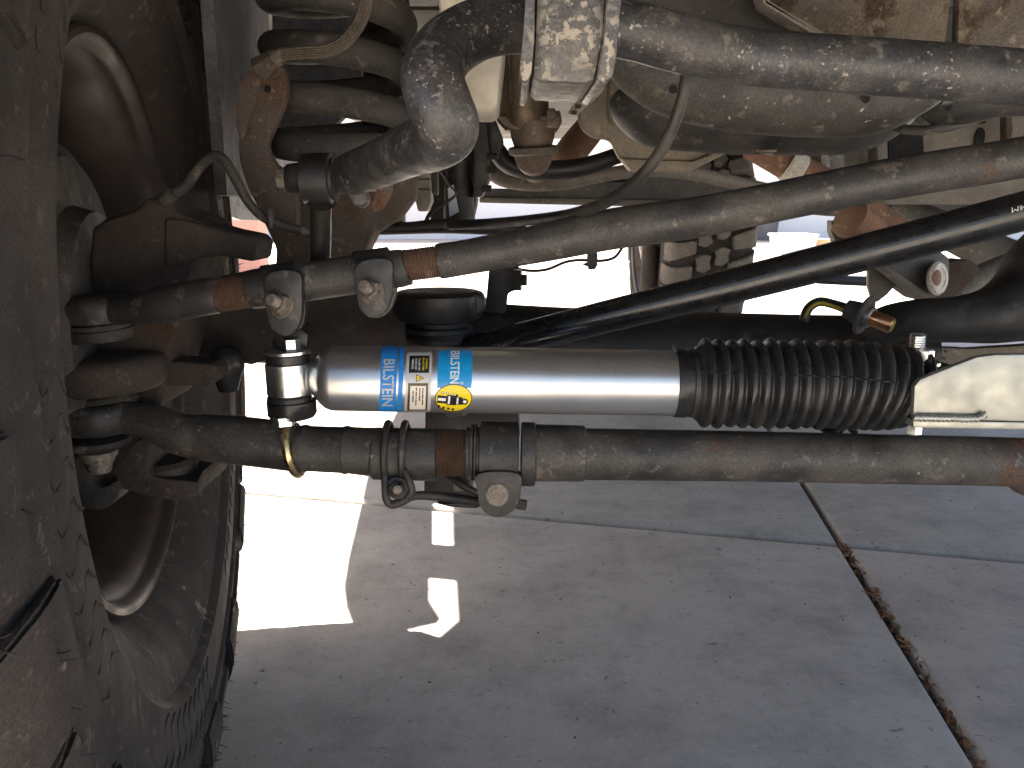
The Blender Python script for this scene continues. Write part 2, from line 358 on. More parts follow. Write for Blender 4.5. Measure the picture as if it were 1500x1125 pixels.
tag(done('grit', bm, 'cast_brown', kind='stuff'), 'scattered dark grit and specks on the concrete driveway', 'grit')

# ------------------------------------------------------------------ vehicle body (only its underside and sides matter here)
vb = thing('vehicle_body', 'dark underbody and side of the lifted off-road vehicle above the axle', 'vehicle body', (.3, 1.9, .6))
def shell(name, prof, x0, x1, mt, bev=.02):
    bm = B(); prism(bm, [Vector((x0, y, z)) for y, z in prof], Vector((x1-x0, 0, 0))); return done(name, bm, mt, vb, bev)
shell('engine_bay', [(.12, .80), (.06, .86), (.05, 1.14), (1.22, 1.26), (1.22, .80)], -.22, .86, 'under_black')
shell('cabin', [(1.24, .80), (1.24, 1.27), (1.62, 1.84), (3.9, 1.84), (4.02, 1.2), (4.02, .84)], -.56, 1.24, 'under_black')
shell('front_bumper', [(-.10, .75), (-.12, .77), (-.12, .86), (-.10, .88), (.03, .88), (.03, .75)], -.15, .75, 'satin_black', .01)
for x0, x1 in ((-.66, -.24), (.88, 1.3)):
    shell('fender', [(.06, 1.08), (.1, 1.10), (1.12, 1.13), (1.15, 1.0), (1.12, .98), (.98, 1.06), (.2, 1.04), (.07, 1.0)], x0, x1, 'satin_black', .01)
# inner liner of the wheel arch and grey inner panel
bm = B(); prism(bm, [Vector((-.250, .05, .755)), Vector((-.265, .80, .735)), Vector((-.288, .87, .55)), Vector((-.335, 1.235, .55)), Vector((-.335, 1.235, 1.04)), Vector((-.26, .05, 1.02))], Vector((-.012, 0, 0)))
done('fender_liner', bm, 'liner_grey', vb)
plate_later = [(396, -80), (534, -80), (530, 110), (522, 152), (470, 205), (400, 222)]
# rocker panel, unseen: lower edge and openings made up to throw the sun patches
def onpanel(px, py, xp=-.60):
    g = G(px, py); s = (xp - g.x) / SUNV.x; q = g + SUNV*s; return (q.y, q.z)
cu = bpy.data.curves.new('sun_mask', 'CURVE'); cu.dimensions = '2D'; cu.fill_mode = 'BOTH'; cu.extrude = .006
edge = [onpanel(525, 921), onpanel(513, 890), onpanel(509, 858), onpanel(516, 815), onpanel(530, 755), onpanel(541, 705), onpanel(548, 680)]
loops = [edge + [(2.9, edge[-1][1]-.03), (2.9, .97), (1.42, 1.0), (1.40, 1.22), (1.10, 1.22), (1.13, .98), (1.14, .75)],
         [onpanel(*q) for q in ((630, 738), (630, 797), (668, 800), (666, 738))],
         [onpanel(*q) for q in ((624, 846), (672, 851), (676, 909), (628, 952), (607, 940), (570, 927), (636, 913), (640, 906), (624, 880))]]
for lp in loops:
    sp = cu.splines.new('POLY'); sp.points.add(len(lp)-1); sp.use_cyclic_u = True
    for q, (y, z) in zip(sp.points, lp): q.co = (y, z, 0, 1)
tmp = bpy.data.objects.new('tmp', cu); col.objects.link(tmp); bpy.context.view_layer.update()
me = bpy.data.meshes.new_from_object(tmp.evaluated_get(bpy.context.evaluated_depsgraph_get())); bpy.data.objects.remove(tmp)
bm = B(); bm.from_mesh(me)
for v in bm.verts: y, z, x = v.co; v.co = (-.60 + x, y, z)
done('rocker_sun_mask', bm, 'satin_black', vb)

shell('rocker_sky_block', [(1.2, .52), (2.9, .50), (2.9, .85), (1.2, .86)], 1.24, 1.26, 'satin_black', .004)  # unseen right side panel, added to keep blue sky light out
# ------------------------------------------------------------------ wheels
def wheel(name, label, loc, rz, tyre_mat, rim_mat, hairs=True, lug_mat=None):
    t = thing(name, label, 'wheel', loc, 'off-road wheels of the vehicle'); t.rotation_euler = (0, 0, rz)
    half = [(.100, .222), (.113, .236), (.128, .246), (.144, .270), (.152, .296), (.157, .299), (.160, .302), (.162, .328), (.160, .346), (.1635, .349), (.161, .356), (.1605, .372), (.155, .395), (.145, .409), (.12, .418), (.06, .421)]
    prof = [(x, r) for x, r in half] + [(0, .422)] + [(-x, r) for x, r in half[::-1]]
    bm = B(); lathe(bm, (0, 0, 0), (1, 0, 0), prof, 120, cap=False); ty = done('tyre', bm, tyre_mat, t, loc=(0, 0, 0), angle=30)
    NL = 30; FL = 20/NL
    def lugmesh(kind):
        bm = B()
        def pt(x, r, a): return Vector((x, r*math.sin(a), r*math.cos(a)))
        if kind == 'shoulder':
            sec = [(.070, .449), (.128, .446), (.148, .437), (.161, .414), (.1675, .388), (.1675, .366), (.164, .357), (.150, .357), (.13, .405), (.07, .412)]
            wa = [.085, .10, .125, .142, .144, .140, .128, .12, .10, .09]
        elif kind == 'short':
            sec = [(.062, .449), (.122, .447), (.142, .438), (.154, .420), (.1625, .396), (.1635, .378), (.148, .372), (.12, .41), (.062, .412)]
            wa = [.075, .09, .11, .132, .136, .13, .12, .09, .08]
        else:
            sec = None
        if sec:
            l = [bm.verts.new(pt(x, r, -q*FL + (x-.07)*.5)) for (x, r), q in zip(sec, wa)]; m_ = [bm.verts.new(pt(x, r, q*FL + (x-.07)*.5)) for (x, r), q in zip(sec, wa)]
            N = len(sec); bm.faces.new(l); bm.faces.new(m_[::-1])
            for i in range(N): bm.faces.new((l[i], l[(i+1) % N], m_[(i+1) % N], m_[i]))
        else:
            out = [(.006, -.10), (.034, -.115), (.058, -.06), (.052, .02), (.060, .085), (.030, .115), (.004, .06), (.012, -.01)]
            l = [bm.verts.new(pt(x, .45, a*FL)) for x, a in out]; m_ = [bm.verts.new(pt(x*1.02, .414, a*1.05*FL)) for x, a in out]
            N = len(out); bm.faces.new(l); bm.faces.new(m_[::-1])
            for i in range(N): bm.faces.new((l[i], l[(i+1) % N], m_[(i+1) % N], m_[i]))
        bmesh.ops.recalc_face_normals(bm, faces=bm.faces)
        bmesh.ops.bevel(bm, geom=bm.edges[:], offset=.003, segments=2, affect='EDGES', clamp_overlap=True)
        me = bpy.data.meshes.new('lug'); bm.to_mesh(me); bm.free(); me.materials.append(MT[lug_mat or tyre_mat]); me.shade_smooth(); me.set_sharp_from_angle(angle=R(40)); return me
    ms, mh, mc = lugmesh('shoulder'), lugmesh('short'), lugmesh('centre')
    for k in range(NL):
        a = 2*math.pi*k/NL
        for me, an, flip in (((ms if k % 2 else mh), a, 0), ((mh if k % 2 else ms), a + .04, 1), (mc, a + .08, 0), (mc, a + .14, 1)):
            o = bpy.data.objects.new('lug', me); col.objects.link(o); o.parent = ty
            o.rotation_euler = (an, 0, 0)
            if flip: o.rotation_euler = (Matrix.Rotation(an, 3, 'X') @ Matrix.Rotation(math.pi, 3, 'Z')).to_euler()
    if hairs:
        bm = B()                                   # vent spews and moulded wave ribs on the sidewall
        for k in range(260):
            a = random.random()*2*math.pi; 
            x, r, d = random.choice(((.1655, .385, (1, 0)), (.150, .437, (.7, .7)), (.149, .436, (.8, .6)), (.158, .415, (1, .3)), (.13, .447, (.2, 1))))
            p = Vector((x, r*math.sin(a), r*math.cos(a))); q = Vector((d[0], d[1]*math.sin(a), d[1]*math.cos(a))).normalized()
            q = (q + Vector((random.uniform(-.4, .4), random.uniform(-.4, .4), random.uniform(-.4, .4)))).normalized(); L = random.uniform(.004, .011)
            sweep(bm, [p - q*.002, p + q*L*.5, p + q*L + Vector((0, 0, random.uniform(-.002, .002)))], [.0006, .0005, .0003], 5)
        done('vent_hairs', bm, 'rubber', ty, loc=(0, 0, 0), kind='stuff')
        bm = B()
        for k in range(90):
            if k % 15 > 8: continue
            a0 = 2*math.pi*k/90
            for j, (r0, r1) in enumerate(((.306, .345),)):
                pts = []
                for q in range(6):
                    u = q/5; r = r0 + (r1-r0)*u; a = a0 + .03*math.sin(u*6.0) + .05*u
                    x = .1605 + .0005*u
                    pts.append((x + .0006, r*math.sin(a), r*math.cos(a)))
                sweep(bm, pts, .0006, 6)
        done('sidewall_ribs', bm, tyre_mat, ty, loc=(0, 0, 0), kind='stuff')
    rp = [(.100, .218), (.110, .232), (.117, .2345), (.121, .2325), (.1215, .228), (.118, .224), (.112, .2225), (.108, .219), (.104, .2125), (.094, .209), (.080, .2015), (.060, .196), (.02, .190), (-.03, .186), (-.05, .182), (-.062, .168)]
    rp2 = rp + [(-.066, .12), (-.05, .085), (-.05, .0)] 
    bm = B(); lathe(bm, (0, 0, 0), (1, 0, 0), rp2, 96, cap=False); rm = done('rim', bm, rim_mat, t, loc=(0, 0, 0), angle=40)
    return t
TH = R(11.3); AX = Vector((math.cos(TH), math.sin(TH), 0)); LIP = Vector((-.322, .695, .44))
wheel('off_road_wheel', 'huge dusty mud-terrain wheel filling the left edge, inner side of rim showing', LIP - AX*.118, TH, 'tyre_rubber', 'rim_bronze')
rw = wheel('off_road_wheel', 'far mud-terrain wheel with chunky pale tread behind the diagonal bars', (.70, 3.45, .44), R(180+2), 'tyre_rubber', 'rim_bronze', False, 'sunlit_dusty_rubber')

# ------------------------------------------------------------------ brake shield, steering knuckle
C_SH = LIP - AX*.045
bm = B(); lathe(bm, C_SH, AX, [(-.012, .150), (0, .152), (.004, .150), (.006, .142), (.012, .138), (.014, .10), (.03, .095), (.032, .05)], 64)
tag(done('brake_dust_shield', bm, 'shield_grey'), 'round dark grey brake shield inside the left wheel rim', 'brake shield')
kn = thing('steering_knuckle', 'dark brown cast steering knuckle between the left wheel and the axle', 'steering knuckle', P(190, 700, .68))
plate('casting', [(90, 440), (128, 420), (131, 335), (152, 320), (196, 306), (214, 288), (240, 288), (256, 310), (298, 327), (292, 372), (283, 402), (262, 470), (243, 545), (232, 600), (90, 600)], .655, .075, 'cast_brown', kn, .012, 3)
plate('stop_arm', [(240, 318), (272, 322), (330, 338), (366, 345), (376, 356), (371, 384), (345, 379), (302, 372), (270, 390), (240, 390)], .652, .05, 'cast_brown', kn, .008, 3)
plathe('boss', 150, 516, .645, (0, .05, -1), [(0, 66), (4, 84), (14, 90), (40, 88), (50, 78), (54, 60)], 'cast_brown', kn, 40, 50)
plate('link_ear', [(236, 528), (310, 533), (318, 541), (318, 556), (308, 565), (236, 566)], .66, .03, 'cast_brown', kn, .004, 3)
plathe('ball_boot', 330, 508, .70, (0, 0, -1), [(0, 14), (12, 24), (30, 26), (50, 18), (66, 14)], 'rubber', kn, 24, 60)
plathe('lower_bush', 137, 574, .648, (0, .02, -1), [(0, 58), (5, 64), (14, 63), (17, 58)], 'seal_rubber', kn, 32)
plate('lower_arm', [(196, 648), (216, 640), (217, 690), (228, 700), (288, 706), (296, 690), (298, 700), (290, 724), (262, 735), (240, 732), (205, 724), (178, 716), (165, 690)], .63, .07, 'cast_brown', kn, .006, 2)
plathe('stop_bush', 250, 672, .655, (.1, .05, -1), [(0, 30), (6, 36), (12, 37), (20, 34), (28, 36), (34, 30)], 'seal_rubber', kn, 32)
bm = B(); 
oc = cr([(97, 676), (118, 668), (128, 690), (134, 706), (152, 714), (180, 700), (172, 728), (152, 746), (130, 746), (108, 736), (97, 715)], 4, True)
hole = [P(107 + 4*math.cos(a), 706 + 11*math.sin(a), .6255) for a in [2*math.pi*k/16 for k in range(16)]]
prism(bm, [P(x, y, .63) for x, y in oc], Vector((0, .03, 0))); done('lower_bracket', bm, 'shield_grey', kn, .003)
bm = B(); prism(bm, hole, Vector((0, .008, 0))); done('bracket_hole', bm, 'decal_black', kn)

# ------------------------------------------------------------------ front axle
ax = thing('front_axle', 'black front axle tube running behind the silver damper', 'axle', P(900, 600, .82))
pp = [(350, 470, .80, 60), (460, 478, .81, 58), (620, 490, .82, 54), (800, 503, .82, 54), (1000, 510, .82, 54), (1190, 516, .82, 55), (1350, 520, .82, 58)]
ptube('axle_tube', pp, 'cast_black', ax, 4, 32)
DH = [(1270, 482, .76, 18), (1300, 474, .745, 27), (1345, 470, .73, 32), (1400, 468, .73, 34), (1450, 462, .73, 42), (1490, 448, .735, 56), (1540, 425, .74, 90), (1620, 400, .75, 130)]
ptube('differential_housing', DH, 'cast_black', ax, 6, 32)
# spring seat, brackets on the left end of the tube
plate('spring_bracket', [(388, 268), (470, 248), (606, 242), (604, 290), (580, 322), (545, 345), (520, 400), (470, 430), (400, 430), (404, 365), (385, 325)], .80, .05, 'bracket_brown', ax, .004)
plate('axle_end', [(262, 418), (350, 400), (420, 410), (520, 430), (600, 440), (600, 520), (480, 545), (420, 520), (366, 536), (250, 516)], .735, .06, 'cast_brown', ax, .008, 3)
plathe('bump_pad', 642, 425, .74, (0, 0, -1), [(0, 40), (1, 58), (6, 66), (30, 67), (42, 60), (46, 44), (52, 44), (54, 50), (60, 50), (62, 42), (70, 46), (76, 44)], 'rubber', ax, 48, 40)
plate('pad_ear', [(690, 426), (706, 432), (712, 446), (708, 460), (690, 468)], .72, .03, 'rubber', ax, .005, 3)
plate('track_bar_mount', [(716, 395), (744, 388), (762, 396), (764, 422), (744, 430), (738, 500), (700, 512), (690, 470), (712, 440)], .80, .05, 'cast_black', ax, .003)
plathe('mount_bolt', 752, 410, .78, (1, -.1, 0), [(0, 17), (12, 17), (12.1, 9), (20, 9)], 'satin_black', ax, 6)
plate('lower_bracket', [(622, 600), (690, 596), (760, 596), (762, 640), (688, 700), (690, 735), (640, 736), (620, 720)], .78, .06, 'cast_black', ax, .003)
plathe('bracket_pin', 668, 596, .74, (0, 0, -1), [(0, 17), (10, 17), (12, 14)], 'dusty_bolt', ax, 16)
plate('bracket_web', [(640, 738), (700, 738), (700, 745), (660, 743)], .77, .03, 'cast_black', ax, .001)
plate('bracket_shim', [(664, 709), (680, 712), (684, 720), (664, 720)], .765, .01, 'frame_tan', ax, .001)
ptube('bracket_gusset', [(650, 692, .765, 5), (664, 700, .76, 6), (680, 712, .755, 6), (705, 724, .755, 5)], 'cast_black', ax, 3, 8)
plate('housing_rib', [(1338, 512), (1362, 508), (1420, 511), (1500, 506), (1600, 496), (1600, 560), (1338, 560)], .79, .012, 'frame_tan', ax, .002)
for x, y in ((1368, 524), (1376, 525), (1384, 525), (1386, 515), (1371, 516)): plathe('casting_mark', x, y, .789, (0, -1, 0), [(0, 2), (.8, 1.6)], 'cast_black', ax, 8)
# small copper fitting and hose on top of the housing
fb = thing('hose_fitting', 'copper bolt fitting with dark washer above the rubber bellows', 'bolt', P(1265, 475, .70))
d = Vector((.72, -.62, -.28)).normalized(); p0 = P(1240, 452, .715)
bm = B(); lathe(bm, p0, d, [(0, .008), (.012, .010), (.014, .0165), (.016, .0175), (.0175, .0165)], 32); done('washer', bm, 'shield_grey', fb)
bm = B(); lathe(bm, p0 + d*.0175, d, [(0, .0095), (.004, .0095), (.005, .0085)], 24); done('collar', bm, 'steel_bolt', fb)
bm = B(); lathe(bm, p0 + d*.0225, d, [(0, .007), (.016, .007), (.0175, .006)], 24); done('shank', bm, 'copper_bolt', fb)
bm = B(); lathe(bm, p0 + d*.040, d, [(0, .0055), (.0006, .005)], 20); done('tip', bm, 'brass_end', fb)
hz = thing('breather_hose', 'short curved black hose with a yellow stripe above the bellows', 'hose', P(1205, 462, .74))
ptube('hose', [(1177, 470, .745, 7), (1184, 452, .745, 7), (1200, 442, .745, 7), (1222, 446, .74, 7), (1242, 453, .73, 8)], 'hose_rubber', hz, 6, 14)
ptube('yellow_stripe', [(1179, 466, .739, 2.4), (1186, 452, .739, 2.4), (1201, 444, .739, 2.4), (1222, 449, .734, 2.4), (1240, 456, .724, 2.4)], 'yellow_hose', hz, 6, 8)

# ------------------------------------------------------------------ tie rod
tr = thing('tie_rod', 'long grimy lower steering rod with adjuster sleeve and clamps', 'steering rod', P(800, 700, .6))
plathe('rod_end', 141, 588, .632, (0, .02, -1), [(0, 40), (3, 46), (10, 50), (22, 51), (36, 50), (44, 44), (47, 30)], 'drag_steel', tr, 40, 45)
plathe('boot', 141, 638, .632, (0, .02, -1), [(0, 30), (3, 46), (9, 48), (14, 44), (18, 30)], 'seal_rubber', tr, 36)
plathe('castle_nut', 143, 658, .63, (0, .02, -1), [(0, 22), (2, 27), (10, 27), (10.2, 22), (16, 22), (16.2, 17), (34, 16), (36, 12)], 'dusty_bolt', tr, 12, 30)
ptube('shank', [(150, 608, .632, 24), (190, 613, .632, 25), (227, 619, .632, 27), (265, 636, .632, 31), (300, 641, .635, 34), (350, 645, .63, 36), (432, 655, .63, 36)], 'rod_steel', tr, 5, 28)
ptube('adjuster_sleeve', [(436, 657, .63, 33), (448, 656.5, .63, 35), (454, 657, .63, 33.5), (500, 659, .63, 34), (507, 659, .63, 36), (514, 659.5, .63, 34.5), (546, 662, .63, 36), (549, 664, .63, 38.5), (640, 666, .63, 38.5), (641, 666, .63, 36)], 'rod_steel', tr, 1, 36, angle=25)
bm = B(); pr = []
L0, L1 = P(640, 662, .63), P(690, 664, .63); s = S(660, 663, .63); q = (L1-L0).length
k = 0
while k < 17: pr += [(q*k/17, 33*s), (q*(k+.5)/17, 35.5*s)]; k += 1
lathe(bm, L0, L1-L0, pr + [(q, 33*s)], 40); done('thread', bm, 'rust_thread', tr, angle=20)
AXD = (P(1500, 678, .63) - P(690, 664, .63)).normalized()
def around(name, x, y, prof, mt, parent=tr, seg=40, Y=.63, d=AXD, ang=30):
    s = S(x, y, Y); bm = B(); lathe(bm, P(x, y, Y), d, [(h*s, r*s) for h, r in prof], seg); return done(name, bm, mt, parent, angle=ang)
around('washer', 684, 663, [(0, 38), (5, 38), (6, 42), (9, 42), (10, 39), (12, 43), (14, 43), (15, 38), (24, 38)], 'rod_steel')
cl = around('sleeve_clamp', 703, 664, [(0, 46), (1, 48), (55, 48), (56.5, 46)], 'black_steel')
lug = cr([(701, 694), (759, 694), (763, 722), (755, 745), (738, 757), (720, 757), (705, 745), (699, 720)], 4, True)
bm = B(); prism(bm, [P(x, y, 0.6020) for x, y in lug], Vector((0, .012, 0))); prism(bm, [P(x, y, 0.6250) for x, y in lug], Vector((0, .012, 0))); done('clamp_lug', bm, 'black_steel', cl, .0015)
plathe('clamp_bolt', 728, 724, 0.6025, (0, -1, .1), [(0, 17.5), (4, 17.5), (6, 15.5), (7, 9)], 'dusty_bolt', cl, 28)
plathe('clamp_nut', 757, 738, .63, (1, .1, -.2), [(0, 8), (14, 8)], 'cast_brown', cl, 6)
around('locking_collar', 763, 665, [(0, 45), (1, 47), (19, 47), (21, 45)], 'drag_steel')
around('tube_end', 782, 663, [(0, 41), (2, 42), (72, 41), (75, 38.5)], 'rod_steel')
ptube('tube', [(850, 665, .63, 38), (1100, 668.5, .63, 37), (1300, 672.5, .635, 36.5), (1500, 677, .64, 36), (1700, 683, .65, 35)], 'rod_steel', tr, 4, 36)
ptube('end_lump', [(1478, 700, .64, 10), (1500, 706, .64, 20), (1540, 700, .645, 36), (1650, 690, .65, 42)], 'rod_steel', tr, 4, 20)
bm = B(); s = S(430, 655, .63)                       # gold ring round the joint of rod and sleeve
c = P(431, 657, .63); a, c2 = ring_frame(AXD); tl = (AXD + Vector((-.0, .0, .0)))
sweep(bm, [c + (a*math.cos(k*math.pi/24) + c2*math.sin(k*math.pi/24))*37.5*s + AXD*(-.004*math.sin(k*math.pi/24)) for k in range(48)], 6.2*s, 14, closed=True)
done('gold_ring', bm, 'gold_ring', tr)
# wire clamp with two loops and the rod that leaves it
wc = done('wire_clamp', (lambda bm: ([sweep(bm, [P(xx, 662, .63) + (a*math.cos(k*math.pi/20) + c2*math.sin(k*math.pi/20))*42.5*s - AXD*0.0 for k in range(40)], 5.2*s, 10, closed=True) for xx in (568, 593)], bm)[1])(B()), 'black_steel', tr)
ptube('clamp_rod', [(563, 690, 0.6120, 5.5), (564, 712, 0.6080, 5.5), (566, 731, 0.6080, 6), (574, 739, 0.6080, 6.5), (590, 734, 0.6080, 6.5), (608, 726, 0.6120, 6.5), (640, 727, .62, 7), (680, 732, .63, 7.5), (720, 738, .64, 7)], 'black_steel', tr, 6, 12)
ptube('clamp_leg', [(592, 690, .61, 5.5), (600, 706, 0.6070, 6), (603, 720, 0.6070, 6), (597, 728, 0.6080, 6)], 'black_steel', tr, 5, 12)
hexbolt('clamp_nut', P(582, 715, 0.6080), (-.05, -1, .12), 12*s, 8*s, 'cast_black', tr, washer=16*s, stud=6.5*s)
plathe('nut_end', 582, 717, 0.5955, (-.05, -1, .12), [(0, 6.5), (1.5, 6.4), (2, 5)], 'dusty_bolt', tr, 16)

# ------------------------------------------------------------------ drag link
dl = thing('drag_link', 'grey upper steering rod crossing the picture diagonally with two bolted clamps', 'steering rod', P(500, 470, .6))
plathe('rod_end', 142, 432, .622, (.04, .03, -1), [(0, 30), (4, 44), (12, 50), (26, 50), (38, 46), (42, 30)], 'drag_steel', dl, 40, 45)
plathe('boot', 143, 471, .622, (.04, .03, -1), [(0, 40), (2, 46), (5, 47), (9, 46), (10, 49), (20, 48), (26, 44), (28, 30)], 'seal_rubber', dl, 40)
ptube('shank', [(150, 458, .615, 22), (190, 452, .61, 22), (215, 450, .606, 24), (240, 446, .603, 27), (290, 437, .60, 27), (318, 433, .60, 26), (319, 433, .60, 24.5)], 'drag_steel', dl, 3, 28, angle=30)
def thread(parent, x0, y0, x1, y1, Y, r, nt_, mt='rust_thread'):
    L0, L1 = P(x0, y0, Y), P(x1, y1, Y); s = S(x0, y0, Y); q = (L1-L0).length; pr = []
    for k in range(nt_): pr += [(q*k/nt_, (r-1.8)*s), (q*(k+.5)/nt_, r*s)]
    bm = B(); lathe(bm, L0, L1-L0, pr + [(q, (r-1.8)*s)], 36); return done('thread', bm, mt, parent, angle=20)
thread(dl, 316, 433, 380, 424, .60, 25, 20)
thread(dl, 588, 390, 650, 382, .60, 24, 17)
ptube('adjuster_sleeve', [(370, 424, .60, 27), (376, 423, .60, 29), (480, 408, .60, 28.5), (586, 393, .60, 28), (592, 391, .60, 26)], 'drag_steel', dl, 2, 32, angle=30)
ptube('sleeve_slot', [(435, 388, .597, 3), (500, 381, .597, 3.5), (588, 368, .597, 3)], 'cast_brown', dl, 3, 8)
ptube('tube', [(643, 383, .60, 24), (646, 382.5, .60, 26), (687, 376, .60, 25.5), (800, 355, .595, 28), (900, 335, .59, 30), (1010, 320, .585, 30), (1100, 303, .585, 29), (1300, 263, .58, 30), (1450, 239, .58, 30), (1500, 230, .58, 30), (1700, 195, .58, 30)], 'drag_steel', dl, 5, 32)
DAX = (P(590, 391, .60) - P(376, 423, .60)).normalized()
def dclamp(x, y, lugpts, Y, bx, by):
    s = S(x, y, Y); bm = B(); lathe(bm, P(x, y, Y) - DAX*26*s, DAX, [(0, 31*s), (1*s, 33*s), (51*s, 33*s), (52*s, 31*s)], 36); c = done('clamp', bm, 'black_steel', dl)
    bm = B()
    for dy, dx in ((-.022, 0), (.006, 6)):
        q = cr([(px+dx, py, ) for px, py in lugpts], 4, True); prism(bm, [P(px, py, Y+dy) for px, py in q], Vector((0, .010, 0)))
    done('clamp_lug', bm, 'black_steel', c, .0015)
    bd = Vector((-.33, -.85, .42)); p = P(bx, by, Y-.022)
    hexbolt('clamp_nut', p, bd, 15*s, 11*s, 'dusty_bolt', c, washer=18.5*s)
    bm = B(); L = 17*s; pr = []
    for k in range(7): pr += [(13*s + L*k/7, 7.6*s), (13*s + L*(k+.5)/7, 8.6*s)]
    lathe(bm, p, bd, [(0, 8*s)] + pr + [(13*s+L, 7*s)], 20); done('clamp_bolt', bm, 'dusty_bolt', c, angle=25)
dclamp(414, 418, [(388, 405), (436, 398), (442, 430), (441, 462), (434, 483), (418, 492), (402, 486), (392, 468)], .60, 414, 448)
dclamp(548, 398, [(522, 388), (570, 380), (575, 412), (572, 440), (563, 458), (546, 466), (531, 458), (523, 440)], .60, 546, 428)
plate('damper_tab', [(400, 484), (440, 480), (452, 490), (450, 512), (400, 514)], .605, .03, 'cast_black', dl, .003)

# ------------------------------------------------------------------ track bar
tb = thing('track_bar', 'glossy black diagonal bar rising to the right behind the silver damper', 'bar', P(690, 520, .72))
ptube('tube', [(660, 520, .735, 21.5), (760, 496, .715, 22.5), (900, 461, .69, 24), (1100, 412, .66, 26), (1300, 361, .63, 27.5), (1500, 309, .60, 29), (1700, 256, .57, 30)], 'track_black', tb, 5, 36)
ptube('lower_rib', [(700, 514, .725, 12), (800, 492, .70, 14), (930, 460, .68, 8)], 'track_black', tb, 5, 16)

# ------------------------------------------------------------------ text and decals on the damper
def text_polys(body, size=1., offset=0.):
    cu = bpy.data.curves.new('t', 'FONT'); cu.body = body; cu.size = size; cu.offset = offset; cu.resolution_u = 3
    o = bpy.data.objects.new('t', cu); col.objects.link(o); bpy.context.view_layer.update()
    me = bpy.data.meshes.new_from_object(o.evaluated_get(bpy.context.evaluated_depsgraph_get())); bpy.data.objects.remove(o)
    bm = B(); bm.from_mesh(me); bpy.data.meshes.remove(me); return bm
DA, DB = P(470, 553.5, .606), P(990, 561, .606); DAXI = (DB - DA).normalized(); DR = .0243
mid = (DA + DB)/2; n0 = (Vector((0, 0, CH)) - mid); n0 = Vector((0, n0.y, n0.z)); n0 = (n0 - DAXI*n0.dot(DAXI)).normalized(); t0 = n0.cross(DAXI); t0 = t0 if t0.z > 0 else -t0
def dmap(px, py, off):
    yc = 553.5 + (px-470)*7.5/520; rp = DR / S(px, yc, .606 - DR*.3); sn = max(-.995, min(.995, (yc - py)/rp)); cs = math.sqrt(1 - sn*sn)
    X = P(px, py, .606 - DR*cs*CP).x; a = (X - DA.x)/DAXI.x
    return DA + DAXI*a + (n0*cs + t0*sn)*(DR + off)
def decal_bm(name, bm, off, mt, parent, step=1.5):
    ys = [v.co.y for v in bm.verts]; y = min(ys) + step
    while y < max(ys):
        bmesh.ops.bisect_plane(bm, geom=bm.verts[:]+bm.edges[:]+bm.faces[:], plane_co=(0, y, 0), plane_no=(0, 1, 0)); y += step
    for v in bm.verts: v.co = dmap(v.co.x, v.co.y, off)
    return done(name, bm, mt, parent, smooth=False)
def decal(name, polys, off, mt, parent, step=2.5):
    bm = B()
    for pl in polys: bm.faces.new([bm.verts.new((x, y, 0)) for x, y in pl])
    return decal_bm(name, bm, off, mt, parent, step)
def rect(x0, y0, x1, y1, r=0):
    if not r: return [(x0, y0), (x1, y0), (x1, y1), (x0, y1)]
    o = []
    for cx, cy, a0 in ((x1-r, y0+r, -90), (x1-r, y1-r, 0), (x0+r, y1-r, 90), (x0+r, y0+r, 180)):
        o += [(cx + r*math.cos(R(a0+k*30)), cy + r*math.sin(R(a0+k*30))) for k in range(4)]
    return o
def dtext(name, body, x0, x1, y0, y1, off, mt, parent, bold=.0):
    bm = text_polys(body, 1., bold); xs = [v.co.x for v in bm.verts]; ys = [v.co.y for v in bm.verts]; a, b_, c, d_ = min(xs), max(xs), min(ys), max(ys)
    for v in bm.verts:
        tx, ty_ = (v.co.x-a)/(b_-a), (v.co.y-c)/(d_-c); v.co = (x0 + (x1-x0)*ty_, y0 + (y1-y0)*tx, 0)
    return decal_bm(name, bm, off, mt, parent)

bm = text_polys('14M', 1.); xs = [v.co.x for v in bm.verts]; x0_, x1_ = min(xs), max(xs)
for v in bm.verts:                      # stamped mark, upside down along the tube
    u = (v.co.x - x0_)/(x1_-x0_); px = 1506 - 24*u; py = 299 + (1506-px)*.26 + 11*(v.co.y) - 1
    sn = (309 + (1500-px)*.255 - py)/29.2; v.co = P(px, py, .60 - .0143*math.sqrt(max(0, 1-sn*sn))*1.02 - .0004)
done('stamped_mark', bm, 'stamp_white', tb, smooth=False)
dm = thing('steering_damper', 'brushed silver steering damper with blue and yellow stickers and black rubber bellows', 'damper', P(720, 610, .62))
s = S(470, 553, .606); bm = B()
lathe(bm, DA, DAXI, [(-.008, .010), (-.004, .0145), (.0005, .0195), (.004, .0226), (.0085, .0241), (.011, DR), ((DB-DA).length + .006, DR)], 96); bd = done('body', bm, 'brushed_steel', dm, angle=50)
